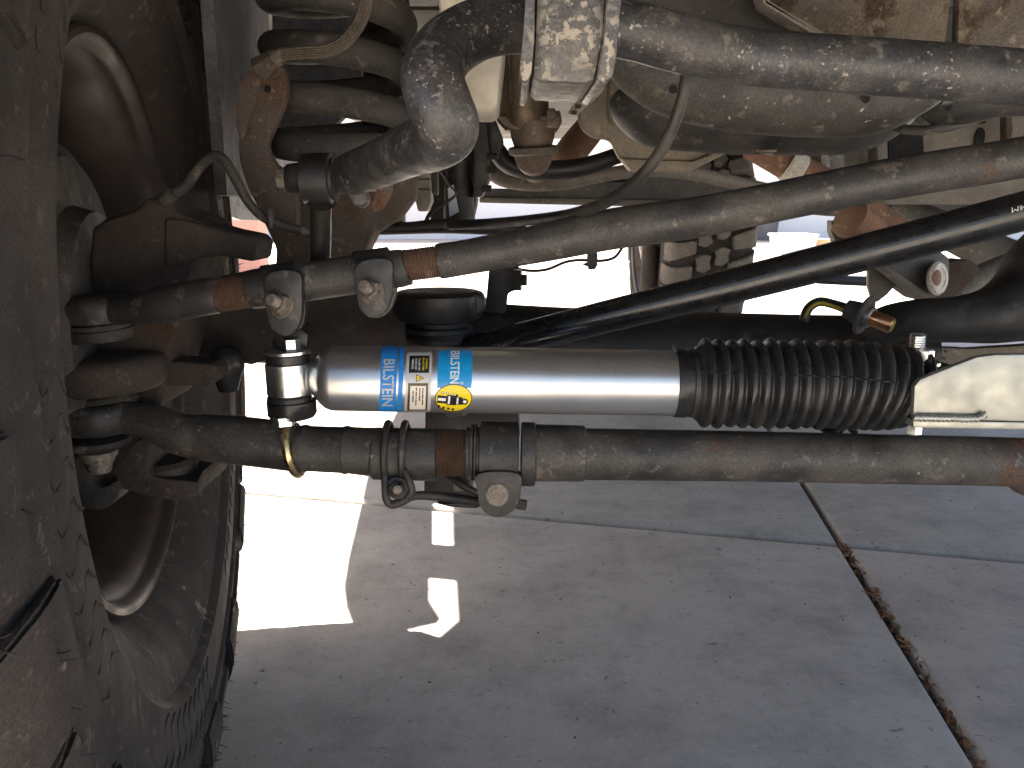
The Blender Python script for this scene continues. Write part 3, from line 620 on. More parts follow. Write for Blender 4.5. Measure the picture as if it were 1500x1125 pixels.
# blue printed band with name, warning label, blue label, yellow round sticker
b1 = decal('printed_band', [rect(557, 505, 581, 606), rect(583.5, 505, 590.5, 606)], .00012, 'decal_blue', bd)
dtext('band_lettering', 'BILSTEIN', 560.5, 577, 527, 594, .00030, 'decal_silver', bd, .012)
wl = decal('warning_label', [rect(594, 517, 632, 602.5, 4)], .00015, 'decal_silver', bd)
decal('warning_block', [rect(598.5, 522, 628, 546.5)], .00028, 'decal_black', bd)
for tx, xx, y0, y1, mt in (('WARNING', 624, 526, 541, 'decal_yellow'), ('DO NOT OPEN', 619.2, 525, 543, 'decal_yellow'), ('OIL AND GAS', 613.4, 526, 543, 'decal_white'), ('UNDER HIGH', 608.6, 526, 542, 'decal_white'), ('PRESSURE', 603.6, 527, 541, 'decal_white')):
    dtext('warning_lettering', tx, xx-1.3, xx+1.5, y0, y1, .00042, mt, bd, .01)
decal('warning_triangle', [[(609.5, 548.5), (621.5, 554), (609.5, 559.5)]], .00028, 'decal_black', bd)
decal('triangle_fill', [[(610.6, 550), (619.5, 554), (610.6, 558)]], .00038, 'decal_yellow', bd)
dtext('triangle_mark', '!', 611.6, 617, 553.3, 554.7, .0005, 'decal_black', bd, .02)
decal('notice_frame', [rect(598, 561, 627.5, 601)], .00026, 'decal_brown', bd)
decal('notice_field', [rect(601.5, 565, 624.5, 599)], .00036, 'decal_cream', bd)
for xx, gaps in ((620, ((568, 570.5), (571.5, 575), (576, 583), (584, 592))), (615.5, ((568, 573), (574, 577), (578, 586))), (610.5, ((567, 572), (573, 580), (581, 583), (584, 593))), (606, ((572, 577), (578, 588)))):
    decal('notice_line', [rect(xx-.9, a, xx+.9, c) for a, c in gaps], .00048, 'decal_brown', bd)
decal('blue_label', [rect(640.5, 513.5, 691, 568)], .00015, 'decal_cyan', bd)
dtext('label_lettering', 'BILSTEIN', 659, 672.5, 515, 561.5, .00032, 'decal_white', bd, .014)
dtext('registered_mark', '\u00ae', 674, 679, 559, 563, .00032, 'decal_white', bd)
def oval(rx, ry, dx=0, dy=0): return [(665 + dx + rx*math.cos(a), 582.5 + dy + ry*math.sin(a)) for a in [2*math.pi*k/36 for k in range(36)]]
decal('yellow_sticker', [oval(27.3, 20.2)], .00022, 'decal_black', bd, 1.5)
decal('sticker_field', [oval(26, 19)], .00034, 'decal_yellow', bd, 1.5)
def rot(pl, cx=666, cy=587, a=R(5), sx=1):
    return [(cx + (x-cx)*math.cos(a) - (y-cy)*math.sin(a), cy + (x-cx)*math.sin(a) + (y-cy)*math.cos(a)) for x, y in pl]
decal('sticker_picture', [rot(rect(641, 580, 656, 591)), rot(rect(655.5, 578.5, 669, 592.5)), rot(rect(668.5, 580, 678, 591)), rot([(681.5 + 4.8*math.cos(a), 586 + 4.6*math.sin(a)) for a in [k*.35 for k in range(18)]])] +
      [[(x + 2.1*math.cos(a), y + 1.9*math.sin(a)) for a in [k*.7 for k in range(9)]] for x, y in ((649, 574.5), (656, 575.5), (663, 576.8), (670, 578.5), (644, 594), (651, 596), (658, 597.5), (664.5, 598.5))], .00046, 'decal_black', bd, 1.5)
decal('picture_highlight', [rot(rect(642, 583.5, 653.5, 587.5)), rot(rect(657, 580, 660, 591)), rot(rect(669.6, 581, 672, 590)), rot([(681.5 + 2.6*math.cos(a), 586 + 2.4*math.sin(a)) for a in [k*.35 for k in range(18)]])] +
      [[(x + 1.3*math.cos(a), y + 1.2*math.sin(a)) for a in [k*.7 for k in range(9)]] for x, y in ((649, 574.2), (656, 575.2), (663, 576.5))], .00056, 'decal_white', bd, 1.5)
# left eye, its bushings and the vertical bolt
ED = Vector((.02, .0, -1))
plathe('eye_sleeve', 421, 531, .602, ED, [(0, 31), (1, 32.5), (46, 32.5), (47, 31)], 'zinc_bright', dm, 40)
ptube('eye_neck', [(436, 555, .604, 19), (452, 555, .605, 17), (466, 554, .606, 20), (473, 554, .606, 27)], 'brushed_steel', dm, 4, 28)
plathe('bushing', 421, 518, .602, ED, [(0, 30), (1, 32), (12, 32), (13, 30)], 'boot_rubber', dm, 40)
plathe('bushing', 424, 578, .602, ED, [(0, 30), (2, 32), (8, 33), (10, 30)], 'boot_rubber', dm, 40)
plathe('washer', 421, 512, .602, ED, [(0, 32), (1, 33.5), (5, 33.5), (6, 32)], 'zinc_bright', dm, 40)
plathe('cup_washer', 427, 586, .602, ED, [(0, 34), (1, 35.5), (20, 35.5), (25, 32), (27, 26)], 'satin_black', dm, 40)
plathe('spacer', 426, 496, .601, ED, [(0, 12), (1, 13), (15, 13), (16, 12)], 'zinc_bright', dm, 6, twist=.2)
plathe('nut', 411, 497, .614, ED, [(0, 12), (15, 12)], 'satin_black', dm, 6)
plathe('bolt_head', 416, 609, .592, ED, [(0, 20), (3, 20.5), (3.2, 17.5), (13, 17.5), (15, 15)], 'zinc_bright', dm, 6, twist=.35)
# bellows: rings on a nearly straight axis, tilting towards the right end
bm = B(); rings = []; seg = 64
env = [(988, 50), (992, 49), (1006, 49), (1010, 52)]
x = 1012.; k = 0; NB = 17
prof = [(986, 49.5, 0), (988, 51, 0), (1004, 50.5, 0), (1008, 48.5, 0), (1016, 49, 0), (1019, 54, 0)]
for k in range(NB):
    x0 = 1022 + k*18.8; big = (66, 66, 64.5, 66, 65, 67, 65.5, 66.5, 65, 66, 65, 67, 66, 67, 66, 65, 62)[k]; sm = 55.5 if k < NB-1 else 48
    tl = max(0, (k-8)/8)*R(15)
    for u, f in ((.0, 0), (.08, .10), (.18, .45), (.30, .80), (.42, .97), (.50, 1.), (.58, .97), (.70, .80), (.82, .45), (.92, .10)):
        prof.append((x0 + u*18.8, sm + (big-sm)*f, tl))
prof += [(1342, 47, R(15)), (1344, 40, R(15)), (1345, 20, R(15))]
for x, r, tl in prof:
    yc = 561 + (x-988)*.010 + 4*max(0, (x-1180)/160)**2; c = P(x, yc, .606); s_ = S(x, yc, .606)
    # ring plane: normal = axis rotated so that the lower part swings to the left
    nrm = (DAXI*math.cos(tl) + Vector((0, 0, -1))*math.sin(tl)).normalized(); e1 = nrm.cross(Vector((0, 1, 0))).normalized(); e2 = nrm.cross(e1)
    rings.append([bm.verts.new(c + (e1*math.cos(2*math.pi*q/seg) + e2*math.sin(2*math.pi*q/seg))*r*s_*(1 + .012*math.sin(3*q*2*math.pi/seg + x*.13))) for q in range(seg)])
for r0, r1 in zip(rings, rings[1:]):
    for q in range(seg): bm.faces.new((r0[q], r0[(q+1) % seg], r1[(q+1) % seg], r1[q]))
bm.faces.new(rings[-1]); bt = done('bellows', bm, 'boot_rubber', dm, angle=70)
around('boot_strap', 1009, 561.2, [(0, 49), (.5, 50.5), (6.5, 50.5), (7, 49)], 'satin_black', dm, 48, .606, DAXI)
ptube('strap_tail', [(990, 513, .586, 3), (986, 508, .584, 3), (983, 507, .582, 2)], 'satin_black', dm, 4, 8)
ptube('mould_seam', [(x, y, .562 - (.007 if i % 2 else 0), 1.0) for i, (x, y) in enumerate([(1030 + 10.6*q, 545 + .035*(10.6*q) + (.0 if q < 20 else (q-20)*.9)) for q in range(28)])], 'boot_rubber', dm, 3, 6)

# ------------------------------------------------------------------ zinc bracket at the right
zb = thing('damper_bracket', 'bright zinc plated mounting bracket with weld bead at the right edge', 'bracket', P(1450, 630, .6))
zp = [(1338, 606), (1340, 566), (1348, 556), (1400, 535), (1432, 523), (1458, 519.5), (1500, 519), (1560, 520), (1640, 522), (1640, 620), (1500, 618), (1338, 614)]
w_ = [P(x, y, .566) for x, y in zp]
bm = B(); prism(bm, w_, Vector((0, .006, 0))); done('plate', bm, 'zinc', zb, .0015)
plate('base_flange', [(1338, 616), (1640, 621), (1640, 631), (1338, 627)], .568, .06, 'zinc', zb, .001)
pt = [(1338 + q*3.4, 611 + (q % 2)*1.2 + random.uniform(-.6, .6) + q*.06 - (10*((q-26)/6)**2 if q > 26 else 0), .563, 4.5 + 1.2*(q % 2)) for q in range(32)]
ptube('weld_bead', pt, 'zinc', zb, 2, 10, angle=60)
thr = []
for k in range(6): thr += [(k*3.4, 10), (k*3.4+1.7, 12)]
plathe('stud', 1345, 489, .60, (.02, 0, -1), thr + [(22, 10), (50, 10)], 'zinc_bright', zb, 24, 25)
plathe('nut', 1353, 511, .60, (0, 0, -1), [(0, 13), (2, 15), (17, 15), (19, 13)], 'zinc_bright', zb, 6, twist=.5)
plathe('washer', 1356, 530, .60, (0, 0, -1), [(0, 20), (4, 20)], 'zinc_bright', zb, 28)
plathe('lower_bolt', 1340, 622, .60, (0, 0, -1), [(0, 11), (13, 11), (15, 9)], 'zinc_bright', zb, 6, twist=.2)
plate('hanger_arm', [(1340, 537), (1400, 536), (1380, 548), (1340, 556)], .63, .03, 'satin_black', zb, .002)
cb = done('wire_hook', (lambda bm: (sweep(bm, [P(*q) for q in cr([(1200, 616, .66), (1208, 628, .655), (1224, 633, .65), (1240, 622, .655), (1252, 632, .66)], 5)], .0035, 10), bm)[1])(B()), 'satin_black')
tag(cb, 'small dark bent wire hook hanging below the bellows', 'hook')

# ------------------------------------------------------------------ sway bar, its bracket, its link
sb = ptube('sway_bar', [(1700, 130, .47, 39), (1500, 114, .46, 39.5), (1300, 99, .455, 40), (1100, 84, .45, 40), (990, 62, .447, 41), (930, 46, .445, 41), (850, 36, .44, 41), (760, 34, .43, 42), (700, 44, .42, 43), (652, 74, .405, 45), (634, 112, .39, 47), (645, 155, .382, 47.5), (656, 186, .386, 46), (640, 205, .41, 43), (600, 220, .45, 38), (555, 240, .50, 34), (520, 253, .54, 31), (508, 257, .55, 27)], 'sway_steel', None, 7, 36)
tag(sb, 'thick scuffed dark sway bar bending down at its left end', 'sway bar')
sh = thing('sway_bar_bracket', 'chipped grey frame bracket gripping the sway bar at the top edge', 'bracket', P(835, 125, .4))
plate('face', [(785, -40), (892, -40), (888, 0), (884, 60), (872, 118), (858, 123), (790, 119), (779, 112), (783, 60), (785, 0)], .375, .07, 'bracket_paint', sh, .003)
plate('side_flange', [(772, -40), (784, -40), (783, 60), (779, 105), (772, 120), (764, 118), (761, 100), (766, 50)], .368, .09, 'bracket_paint', sh, .002)
plate('side_flange', [(893, -40), (916, -40), (909, 20), (904, 80), (898, 112), (885, 122), (874, 117), (884, 62), (889, 0)], .37, .085, 'bracket_paint', sh, .002)
ps = plate('perforated_strip', [(873, 121), (886, 122), (884, 134), (846, 168), (832, 166), (836, 158)], .60, .006, 'frame_tan', sh, .001)
for x, y in ((878, 126), (868, 136), (857, 146), (847, 156), (841, 165)):
    plate('slot', [(x-4, y-3), (x+4, y-3), (x+4, y+2.5), (x-4, y+2.5)], .597, .004, 'hole_black', sh, 0)
lk = thing('sway_bar_link', 'black sway bar link with round bushing and bolt at its top', 'link', P(470, 385, .62))
plathe('bushing_housing', 446, 262, .60, (1, -.05, 0), [(0, 34), (1, 37), (41, 37), (42, 34)], 'satin_black', lk, 40)
plathe('bushing', 422, 262, .60, (1, -.05, 0), [(0, 21), (4, 22), (20, 24), (24, 30), (70, 30), (74, 22), (84, 22)], 'rubber', lk, 32)
plathe('washer', 418, 262, .60, (1, -.05, 0), [(0, 18), (5, 18)], 'dusty_bolt', lk, 28)
plathe('bolt_head', 407, 262, .60, (1, -.05, 0), [(0, 12), (1, 14.5), (12, 14.5)], 'dusty_bolt', lk, 6)
ptube('post', [(470, 294, .60, 22), (470, 303, .603, 16), (470, 345, .615, 15), (469, 395, .625, 14.5)], 'satin_black', lk, 3, 24)
plathe('bolt_nut', 538, 268, .57, (.9, .4, -.1), [(0, 13), (12, 13), (12.5, 8), (22, 8)], 'dusty_bolt', lk, 6)
plate('end_tab', [(508, 262), (534, 272), (540, 296), (530, 306), (516, 300), (506, 280)], .555, .014, 'sway_steel', lk, .004, 3)
plate('end_tab', [(548, 280), (566, 256), (574, 268), (572, 286), (560, 306), (544, 312), (540, 298)], .60, .012, 'bracket_brown', lk, .003, 3)

w_ = [P(x, y, 1.06) for x, y in plate_later]; bm = B(); prism(bm, w_, Vector((0, .02, 0))); done('inner_panel', bm, 'liner_grey', vb, .004)
# ------------------------------------------------------------------ coil spring, shock absorber
cs_ = P(500, 150, .80); s = S(500, 150, .80); pts = []; rad = []
z0 = P(500, 222, .80).z
for k in range(0, 5*32+1):
    a = 2*math.pi*k/32 + R(20); turn = k/32
    pts.append((cs_.x + 93*s*math.cos(a), cs_.y - 93*s*math.sin(a), z0 + (max(0, turn-.25))*66*s)); rad.append(21*s)
bm = B(); sweep(bm, pts, rad, 20); tag(done('coil_spring', bm, 'coil_steel'), 'thick dusty coil spring at the upper left', 'coil spring')
ss = thing('shock_absorber', 'black shock absorber body with chrome rod inside the coil spring', 'shock absorber', P(565, 240, .86))
ptube('tube', [(566, -60, .87, 34), (566, 178, .87, 34)], 'satin_black', ss, 1, 32)
plathe('rim', 560, 179, .865, (0, 0, -1), [(0, 33), (2, 36), (7, 36), (9, 30)], 'black_steel', ss, 36)
ptube('rod', [(560, 186, .865, 12), (560, 330, .865, 12)], 'zinc_bright', ss, 1, 24)

# ------------------------------------------------------------------ brake hose, its bracket, hard line
bh = thing('brake_hose', 'ribbed beige brake hose curving in front of the coil spring', 'hose', P(440, 100, .7))
ptube('hose', [(536, -30, .66, 10), (535, 5, .66, 10), (527, 32, .665, 10), (508, 58, .67, 10), (480, 74, .675, 10), (445, 77, .68, 10), (415, 80, .685, 10), (398, 87, .69, 10)], 'braid_hose', bh, 6, 14)
for k in range(5):
    off = (k-2)*3.6
    ptube('hose_rib', [(536+off, -30, .652, 1.2), (535+off, 5, .652, 1.2), (527+off*.9, 32+off*.5, .657, 1.2), (508+off*.6, 58+off*.8, .662, 1.2), (480+off*.3, 74+off, .667, 1.2), (445, 77+off, .672, 1.2), (415-off*.2, 80+off, .677, 1.2)], 'braid_hose', bh, 5, 6)
p0 = P(404, 84, .69); q = (P(372, 108, .70) - p0); s = S(400, 90, .69)
bm = B(); lathe(bm, p0, q, [(-2*s, 11*s), (0, 14*s), (22*s, 15*s), (26*s, 18*s), (34*s, 18*s), (36*s, 12*s)], 8); done('end_fitting', bm, 'bracket_brown', bh)
hb = thing('hose_bracket', 'dusty brown twisted metal bracket holding the brake hose beside the tyre', 'bracket', P(390, 340, .72))
plate('plate', [(376, 100), (408, 92), (420, 120), (416, 152), (400, 190), (392, 214), (404, 240), (424, 256), (436, 300), (430, 345), (398, 330), (370, 290), (352, 240), (350, 200), (358, 150)], .71, .012, 'bracket_brown', hb, .004, 3, 3)
plate('edge', [(350, 130), (364, 104), (380, 108), (372, 150), (360, 185), (352, 205), (345, 170)], .70, .02, 'bracket_brown', hb, .004, 3, 3)
plathe('hole', 392, 130, .7085, (0, -1, 0), [(0, 5.5), (1.5, 5)], 'hole_black', hb, 14)
bl = thing('brake_line', 'thin dark brake line arching between the knuckle and the axle', 'brake line', P(330, 330, .66))
ptube('line', [(236, 296, .66, 9), (252, 285, .66, 9), (275, 268, .66, 8), (296, 240, .66, 7.5), (312, 229, .66, 7.5), (328, 234, .66, 7.5), (345, 262, .66, 7.5), (364, 296, .665, 7), (392, 322, .67, 7), (440, 338, .69, 7), (500, 352, .72, 7)], 'seal_rubber', bl, 6, 14)
plathe('crimp', 236, 297, .655, (.62, 0, .5), [(0, 8), (2, 11), (22, 11), (24, 8)], 'seal_rubber', bl, 14)
plate('clip', [(390, 306), (396, 304), (398, 334), (392, 334)], .66, .01, 'black_steel', bl, .001)

# ------------------------------------------------------------------ reservoir, converter, oil pan, shells
bm = B(); 
def loft(bm, loops):
    vv = [[bm.verts.new(p) for p in lp] for lp in loops]
    for a, c in zip(vv, vv[1:]):
        N = len(a)
        for i in range(N): bm.faces.new((a[i], a[(i+1) % N], c[(i+1) % N], c[i]))
    bm.faces.new(vv[0][::-1]); bm.faces.new(vv[-1])
def quad(xl, xr, y, Y, dY): return [P(xl, y, Y), P(xr, y, Y), P(xr, y, Y) + Vector((0, dY, 0)), P(xl, y, Y) + Vector((0, dY, 0))]
loft(bm, [quad(640, 742, -10, .70, .1), quad(650, 738, 70, .70, .1), quad(668, 728, 160, .70, .09), quad(676, 720, 165, .705, .08)])
tag(done('plastic_reservoir', bm, 'beige_plastic', None, .006, 3), 'tapered beige plastic reservoir behind the bend of the sway bar', 'reservoir')
ct = thing('catalytic_converter', 'brownish steel converter with bolted flange and clamp above the axle', 'converter', P(775, 235, .95))
plathe('can', 762, -40, .95, (.03, 0, -1), [(0, 38), (195, 38), (212, 36), (222, 28)], 'exhaust_steel', ct, 40, 50)
plate('flange', [(726, 172), (740, 186), (760, 192), (800, 188), (818, 190), (824, 178), (820, 160), (800, 168), (760, 178), (735, 168)], .93, .05, 'cat_cone', ct, .003)
plathe('flange_bolt', 808, 166, .93, (0, -1, 0), [(0, 8), (4, 8), (5, 5)], 'cat_cone', ct, 6)
plathe('cone', 780, 180, .95, (.03, 0, -1), [(0, 34), (20, 32), (36, 27), (46, 22)], 'cat_cone', ct, 36, 50)
plathe('band_clamp', 781, 214, .945, (.05, .1, -1), [(0, 33), (2, 37), (10, 36), (13, 30)], 'frame_tan', ct, 36)
ptube('lower_pipe', [(781, 226, .95, 28), (784, 245, 1.03, 22), (790, 256, 1.1, 18)], 'cat_cone', ct, 4, 24)
hs = tag(ptube('heat_pipe', [(868, 184, 1.2, 22), (848, 208, 1.2, 23), (830, 230, 1.2, 22), (814, 250, 1.22, 16)], 'rust_pipe', None, 4, 24), 'orange rusty pipe between the converter and the alloy pan', 'pipe')
op = thing('oil_pan', 'beige cast alloy pan hanging behind the round black shell', 'oil pan', P(960, 250, .95))
bm = B(); 
def pl_(pts, Y): return [P(x, y, Y) for x, y in pts]
o1 = [(850, 100), (930, 100), (1150, 120), (1150, 190), (1060, 224), (1012, 247), (926, 247), (905, 232), (892, 205), (870, 204), (852, 192), (846, 175)]
loft(bm, [pl_(o1, .86), pl_(o1, 1.12)])
done('pan', bm, 'alloy_pan', op, .016, 4, 50)
plate('pan_rim', [(910, 232), (1016, 236), (1064, 216), (1070, 222), (1014, 250), (924, 250)], .852, .02, 'alloy_pan', op, .003)
plate('pan_step', [(892, 112), (922, 112), (924, 178), (898, 186), (890, 170)], .85, .02, 'alloy_pan', op, .008, 3)
xm = thing('front_crossmember', 'rounded dusty black stamped crossmember below the sway bar', 'crossmember', P(1120, 225, .7))
ptube('upper_shell', [(885, 62, .60, 18), (905, 74, .60, 30), (935, 94, .60, 44), (985, 112, .60, 56), (1060, 124, .60, 63), (1140, 130, .60, 66), (1230, 132, .60, 67), (1285, 130, .60, 64), (1330, 122, .60, 52), (1370, 112, .60, 38), (1400, 106, .60, 24)], 'shell_steel', xm, 5, 48)
ptube('lower_shell', [(915, 128, .74, 12), (921, 140, .74, 38), (940, 148, .74, 54), (975, 154, .74, 62), (1060, 157, .74, 66), (1160, 158, .74, 67), (1240, 158, .74, 66), (1285, 152, .74, 58), (1320, 142, .74, 42), (1345, 130, .74, 20)], 'shell_steel', xm, 5, 48)
for x, y in ((986, 131), (1268, 145)):
    p = P(x, y, .515); plathe('drain_hole', x, y, .5665 if x > 1000 else .572, (0, -1, .2), [(0, 6.5), (1.2, 6)], 'hole_black', xm, 16)
plathe('drain_plug', 1123, 219, .70, (0, .1, -1), [(0, 14), (3, 14), (5, 9), (8, 9)], 'cat_cone', xm, 20)
ptube('mount_lobe', [(1352, 166, .70, 8), (1368, 160, .70, 26), (1400, 150, .70, 34), (1440, 142, .70, 34), (1480, 140, .70, 30), (1560, 150, .70, 20)], 'shell_steel', xm, 5, 28)
ptube('lobe_rail', [(1302, 186, .74, 6), (1330, 190, .72, 7), (1365, 190, .70, 7), (1420, 178, .70, 7), (1480, 155, .70, 6)], 'frame_grey', xm, 5, 14)
plathe('lobe_bolt', 1386, 152, .645, (0, -1, -.3), [(0, 10), (5, 10), (6, 6)], 'satin_black', xm, 6)
# skid plates above the sway bar
for nm, pts, lab in (('skid_plate', [(1115, -60), (1120, 0), (1208, 52), (1300, 60), (1385, 66), (1393, 0), (1395, -60)], 'mottled tan skid plate at the top edge left of the dark gap'),
                     ('skid_plate', [(1404, -60), (1405, 0), (1403, 66), (1560, 82), (1560, -60)], 'darker brown skid plate in the top right corner')):
    tag(plate(nm, pts, .66, .01, 'skid_brown', None, .002), lab, 'skid plate', 'skid plates along the top edge')
tag(plate('diagonal_brace', [(1098, -60), (1118, -60), (1128, 0), (1214, 50), (1190, 51), (1118, 6)], .60, .02, 'frame_tan', None, .003), 'pale diagonal brace strip along the edge of the tan skid plate', 'brace')
tag(plate('radiator_guard', [(905, -60), (1130, -60), (1130, 2), (1215, 60), (1215, 75), (1000, 60), (905, 40)], .70, .02, 'shell_steel', None, .003), 'dark guard panel above the sway bar left of the pale brace', 'guard panel')

# ------------------------------------------------------------------ hoses, wires
tag(ptube('vacuum_hose', [(1006, 92, .50, 8.5), (1004, 120, .50, 9), (993, 165, .505, 9), (970, 218, .515, 9), (935, 262, .53, 9), (890, 295, .56, 9), (840, 313, .60, 8.5), (780, 322, .66, 8), (720, 327, .72, 7.5), (660, 330, .76, 7)], 'hose_rubber', None, 6, 16), 'thin black hose sweeping down in front of the alloy pan', 'hose')
wr = thing('sensor_wire', 'thin black wire with a small clip against the bright driveway', 'wire', P(830, 400, .9))
ptube('wire', [(740, 388, .90, 2.2), (770, 396, .90, 2.2), (800, 395, .90, 2.2), (828, 384, .90, 2.2), (850, 381, .90, 2.2), (880, 382, .90, 2.2), (900, 377, .90, 2.2), (912, 362, .90, 2.2)], 'hose_rubber', wr, 6, 8)
plate('clip', [(862, 368), (874, 368), (876, 374), (875, 390), (871, 395), (862, 395), (860, 382)], .895, .012, 'satin_black', wr, .001)
plate('clip_tooth', [(853, 388), (862, 383), (862, 391)], .898, .004, 'satin_black', wr, 0)
tag(ptube('cross_bar', [(528, 336, .84, 9), (600, 334, .84, 9), (650, 331, .84, 11), (720, 334, .84, 10), (770, 338, .84, 8)], 'cast_black', None, 4, 16), 'thin black bar running level above the drag link', 'bar')
tag(plate('link_gusset', [(524, 330), (560, 310), (580, 318), (545, 345)], .83, .01, 'shield_grey', None, .001), 'small grey sheet metal gusset below the shock rod', 'gusset')

# ------------------------------------------------------------------ middle distance under the vehicle
em = thing('engine_mount', 'black engine mount plate with protruding bolts above the axle', 'engine mount', P(710, 290, .9))
plate('mount_plate', [(696, 165), (712, 165), (716, 215), (718, 262), (706, 288), (692, 290)], .90, .04, 'cast_black', em, .003)
plate('side_plate', [(712, 168), (724, 170), (738, 205), (732, 230), (718, 232)], .93, .04, 'cast_black', em, .003)
for x, y in ((718, 229), (718, 249), (710, 276)):
    plathe('mount_bolt', x-4, y, .90, (1, 0, 0), [(0, 5.5), (14, 5.5)], 'cast_black', em, 6)
tag(ptube('crossover_pipe', [(712, 236, 1.05, 14), (724, 250, 1.05, 15), (742, 262, 1.05, 13), (780, 268, 1.05, 12), (830, 266, 1.06, 11), (880, 257, 1.08, 10), (940, 249, 1.10, 10), (1000, 252, 1.12, 10), (1070, 266, 1.15, 10), (1180, 292, 1.2, 10)], 'frame_tan', None, 5, 20), 'pale curved crossover pipe below the alloy pan', 'pipe')
tag(ptube('torsion_brace', [(712, 205, .98, 10), (726, 218, .98, 13), (742, 238, .98, 14), (775, 249, .98, 14), (830, 248, .98, 14), (870, 240, .98, 13), (905, 228, .98, 12), (930, 224, 1.0, 10)], 'cast_black', None, 5, 18), 'thick black curved bar above the crossover pipe', 'bar')
fc = thing('frame_crossmember', 'long grey flat crossmember stretching right below the alloy pan', 'crossmember', P(900, 300, 1.4))
plate('beam', [(700, 276), (812, 276), (850, 256), (1000, 252), (1110, 274), (1240, 300), (1240, 318), (1080, 302), (900, 298), (740, 296), (702, 290)], 1.40, .08, 'frame_grey', fc, .006)
plate('lip', [(702, 289), (1000, 293), (1000, 304), (702, 297)], 1.392, .02, 'frame_tan', fc, .003)
plate('slot', [(852, 258), (872, 260), (930, 264), (928, 268), (868, 266)], 1.396, .003, 'hole_black', fc, 0)
fr = thing('steering_shaft_cover', 'beige ribbed plastic cover standing left of the black steering gear', 'cover', P(618, 300, .95))
plate('cover', [(603, 232), (629, 232), (632, 295), (626, 310), (612, 310), (607, 290)], .95, .03, 'beige_plastic', fr, .003)
for y in (248, 261, 276):
    plate('rib', [(604, y), (630, y), (630, y+3), (605, y+3)], .944, .008, 'frame_tan', fr, .001)
plate('side_strip', [(632, 236), (641, 238), (641, 286), (632, 284)], .96, .02, 'frame_tan', fr, .002)
sg = thing('steering_gear', 'dark rounded steering gear can behind the sway bar end', 'steering gear', P(672, 330, .9))
ptube('can', [(672, 236, .92, 18), (672, 262, .92, 19), (672, 275, .92, 21), (673, 318, .92, 23), (673, 330, .92, 22)], 'cast_black', sg, 3, 28)
plate('label_patch', [(656, 276), (664, 270), (672, 310), (658, 318)], .893, .003, 'bin_lid', sg, 0)
ptube('gear_wire', [(634, 235, .88, 1.6), (648, 255, .88, 1.6), (659, 272, .88, 1.6), (668, 284, .88, 1.6), (655, 296, .88, 2.4), (632, 310, .88, 3), (622, 330, .88, 3)], 'hose_rubber', sg, 5, 8)
tag(plate('support_post', [(578, 250), (588, 248), (590, 330), (580, 330)], 1.0, .03, 'bracket_brown', None, .002), 'narrow brown post left of the beige ribbed cover', 'post')
tag(plate('dark_backing', [(628, 190), (702, 190), (704, 240), (698, 300), (690, 336), (630, 336)], 1.15, .05, 'cast_black', None, .005), 'added dark plate closing the bright gap behind the steering gear can', 'backing plate')  # dark sheet added only to darken the bright gap between the parts
tag(plate('inner_bulkhead', [(536, 150), (606, 150), (606, 258), (592, 262), (584, 252), (540, 262)], 1.25, .03, 'bracket_brown', None, .004), 'brown sheet metal behind the lower coils of the spring', 'bulkhead')
rl = thing('frame_rail', 'pale dusty frame rail with keyhole slots at the upper right', 'frame rail', P(1380, 260, 1.5))
plate('web', [(1180, 190), (1330, 190), (1420, 170), (1600, 130), (1600, 260), (1460, 300), (1180, 300)], 1.50, .06, 'frame_tan', rl, .004)
plate('dark_opening', [(1302, 196), (1352, 196), (1354, 232), (1348, 242), (1302, 244)], 1.495, .004, 'hole_black', rl, 0)
plate('keyhole_slot', cr([(1430, 196), (1436, 187), (1442, 190), (1443, 200), (1439, 216), (1431, 219), (1428, 212)], 3, True), 1.495, .004, 'hole_black', rl, 0)
plate('small_slot', [(1432, 176), (1444, 174), (1444, 180), (1432, 182)], 1.495, .004, 'hole_black', rl, 0)
plate('stay', [(1474, 160), (1482, 158), (1484, 190), (1480, 214), (1474, 212)], 1.46, .02, 'cast_brown', rl, .002)
plate('post', [(1212, 200), (1236, 200), (1238, 252), (1216, 254)], 1.44, .04, 'frame_grey', rl, .004)
plate('post', [(1284, 200), (1300, 198), (1302, 244), (1286, 248)], 1.44, .04, 'frame_grey', rl, .004)
ep = thing('exhaust_pipe', 'rusty exhaust pipe with a pale wrapped joint at upper right', 'exhaust pipe', P(1180, 280, 1.3))
ptube('pipe', [(1098, 214, 1.25, 18), (1130, 230, 1.25, 20), (1180, 256, 1.25, 23), (1240, 290, 1.24, 25), (1290, 330, 1.24, 27), (1330, 362, 1.24, 28)], 'rust_pipe', ep, 4, 24)
ptube('wrap', [(1152, 241, 1.245, 23), (1172, 252, 1.245, 24.5)], 'pale_wrap', ep, 1, 24)
plathe('flange', 1243, 318, 1.18, (.72, .3, -.45), [(0, 26), (2, 30), (8, 30), (10, 27), (60, 27)], 'rust_pipe', ep, 28)
plate('hanger', [(1218, 322), (1240, 330), (1262, 352), (1240, 362), (1224, 356), (1218, 340)], 1.2, .02, 'frame_grey', ep, .003)
tag(ptube('driveshaft', [(1300, 302, 1.6, 16), (1308, 306, 1.6, 22), (1380, 335, 1.55, 25), (1450, 368, 1.5, 28), (1520, 400, 1.45, 30)], 'frame_grey', None, 3, 28), 'grey driveshaft slanting down at right behind the black bar', 'driveshaft')
tag(ptube('muffler', [(1335, 286, 2.2, 12), (1345, 288, 2.2, 20), (1420, 288, 2.2, 21), (1560, 282, 2.2, 22)], 'frame_grey', None, 3, 28), 'pale horizontal muffler pipe below the drag link at right', 'muffler')
ca = thing('control_arm', 'worn square control arm with torn pale bushing right of the bellows bolt', 'control arm', P(1340, 440, 1.0))
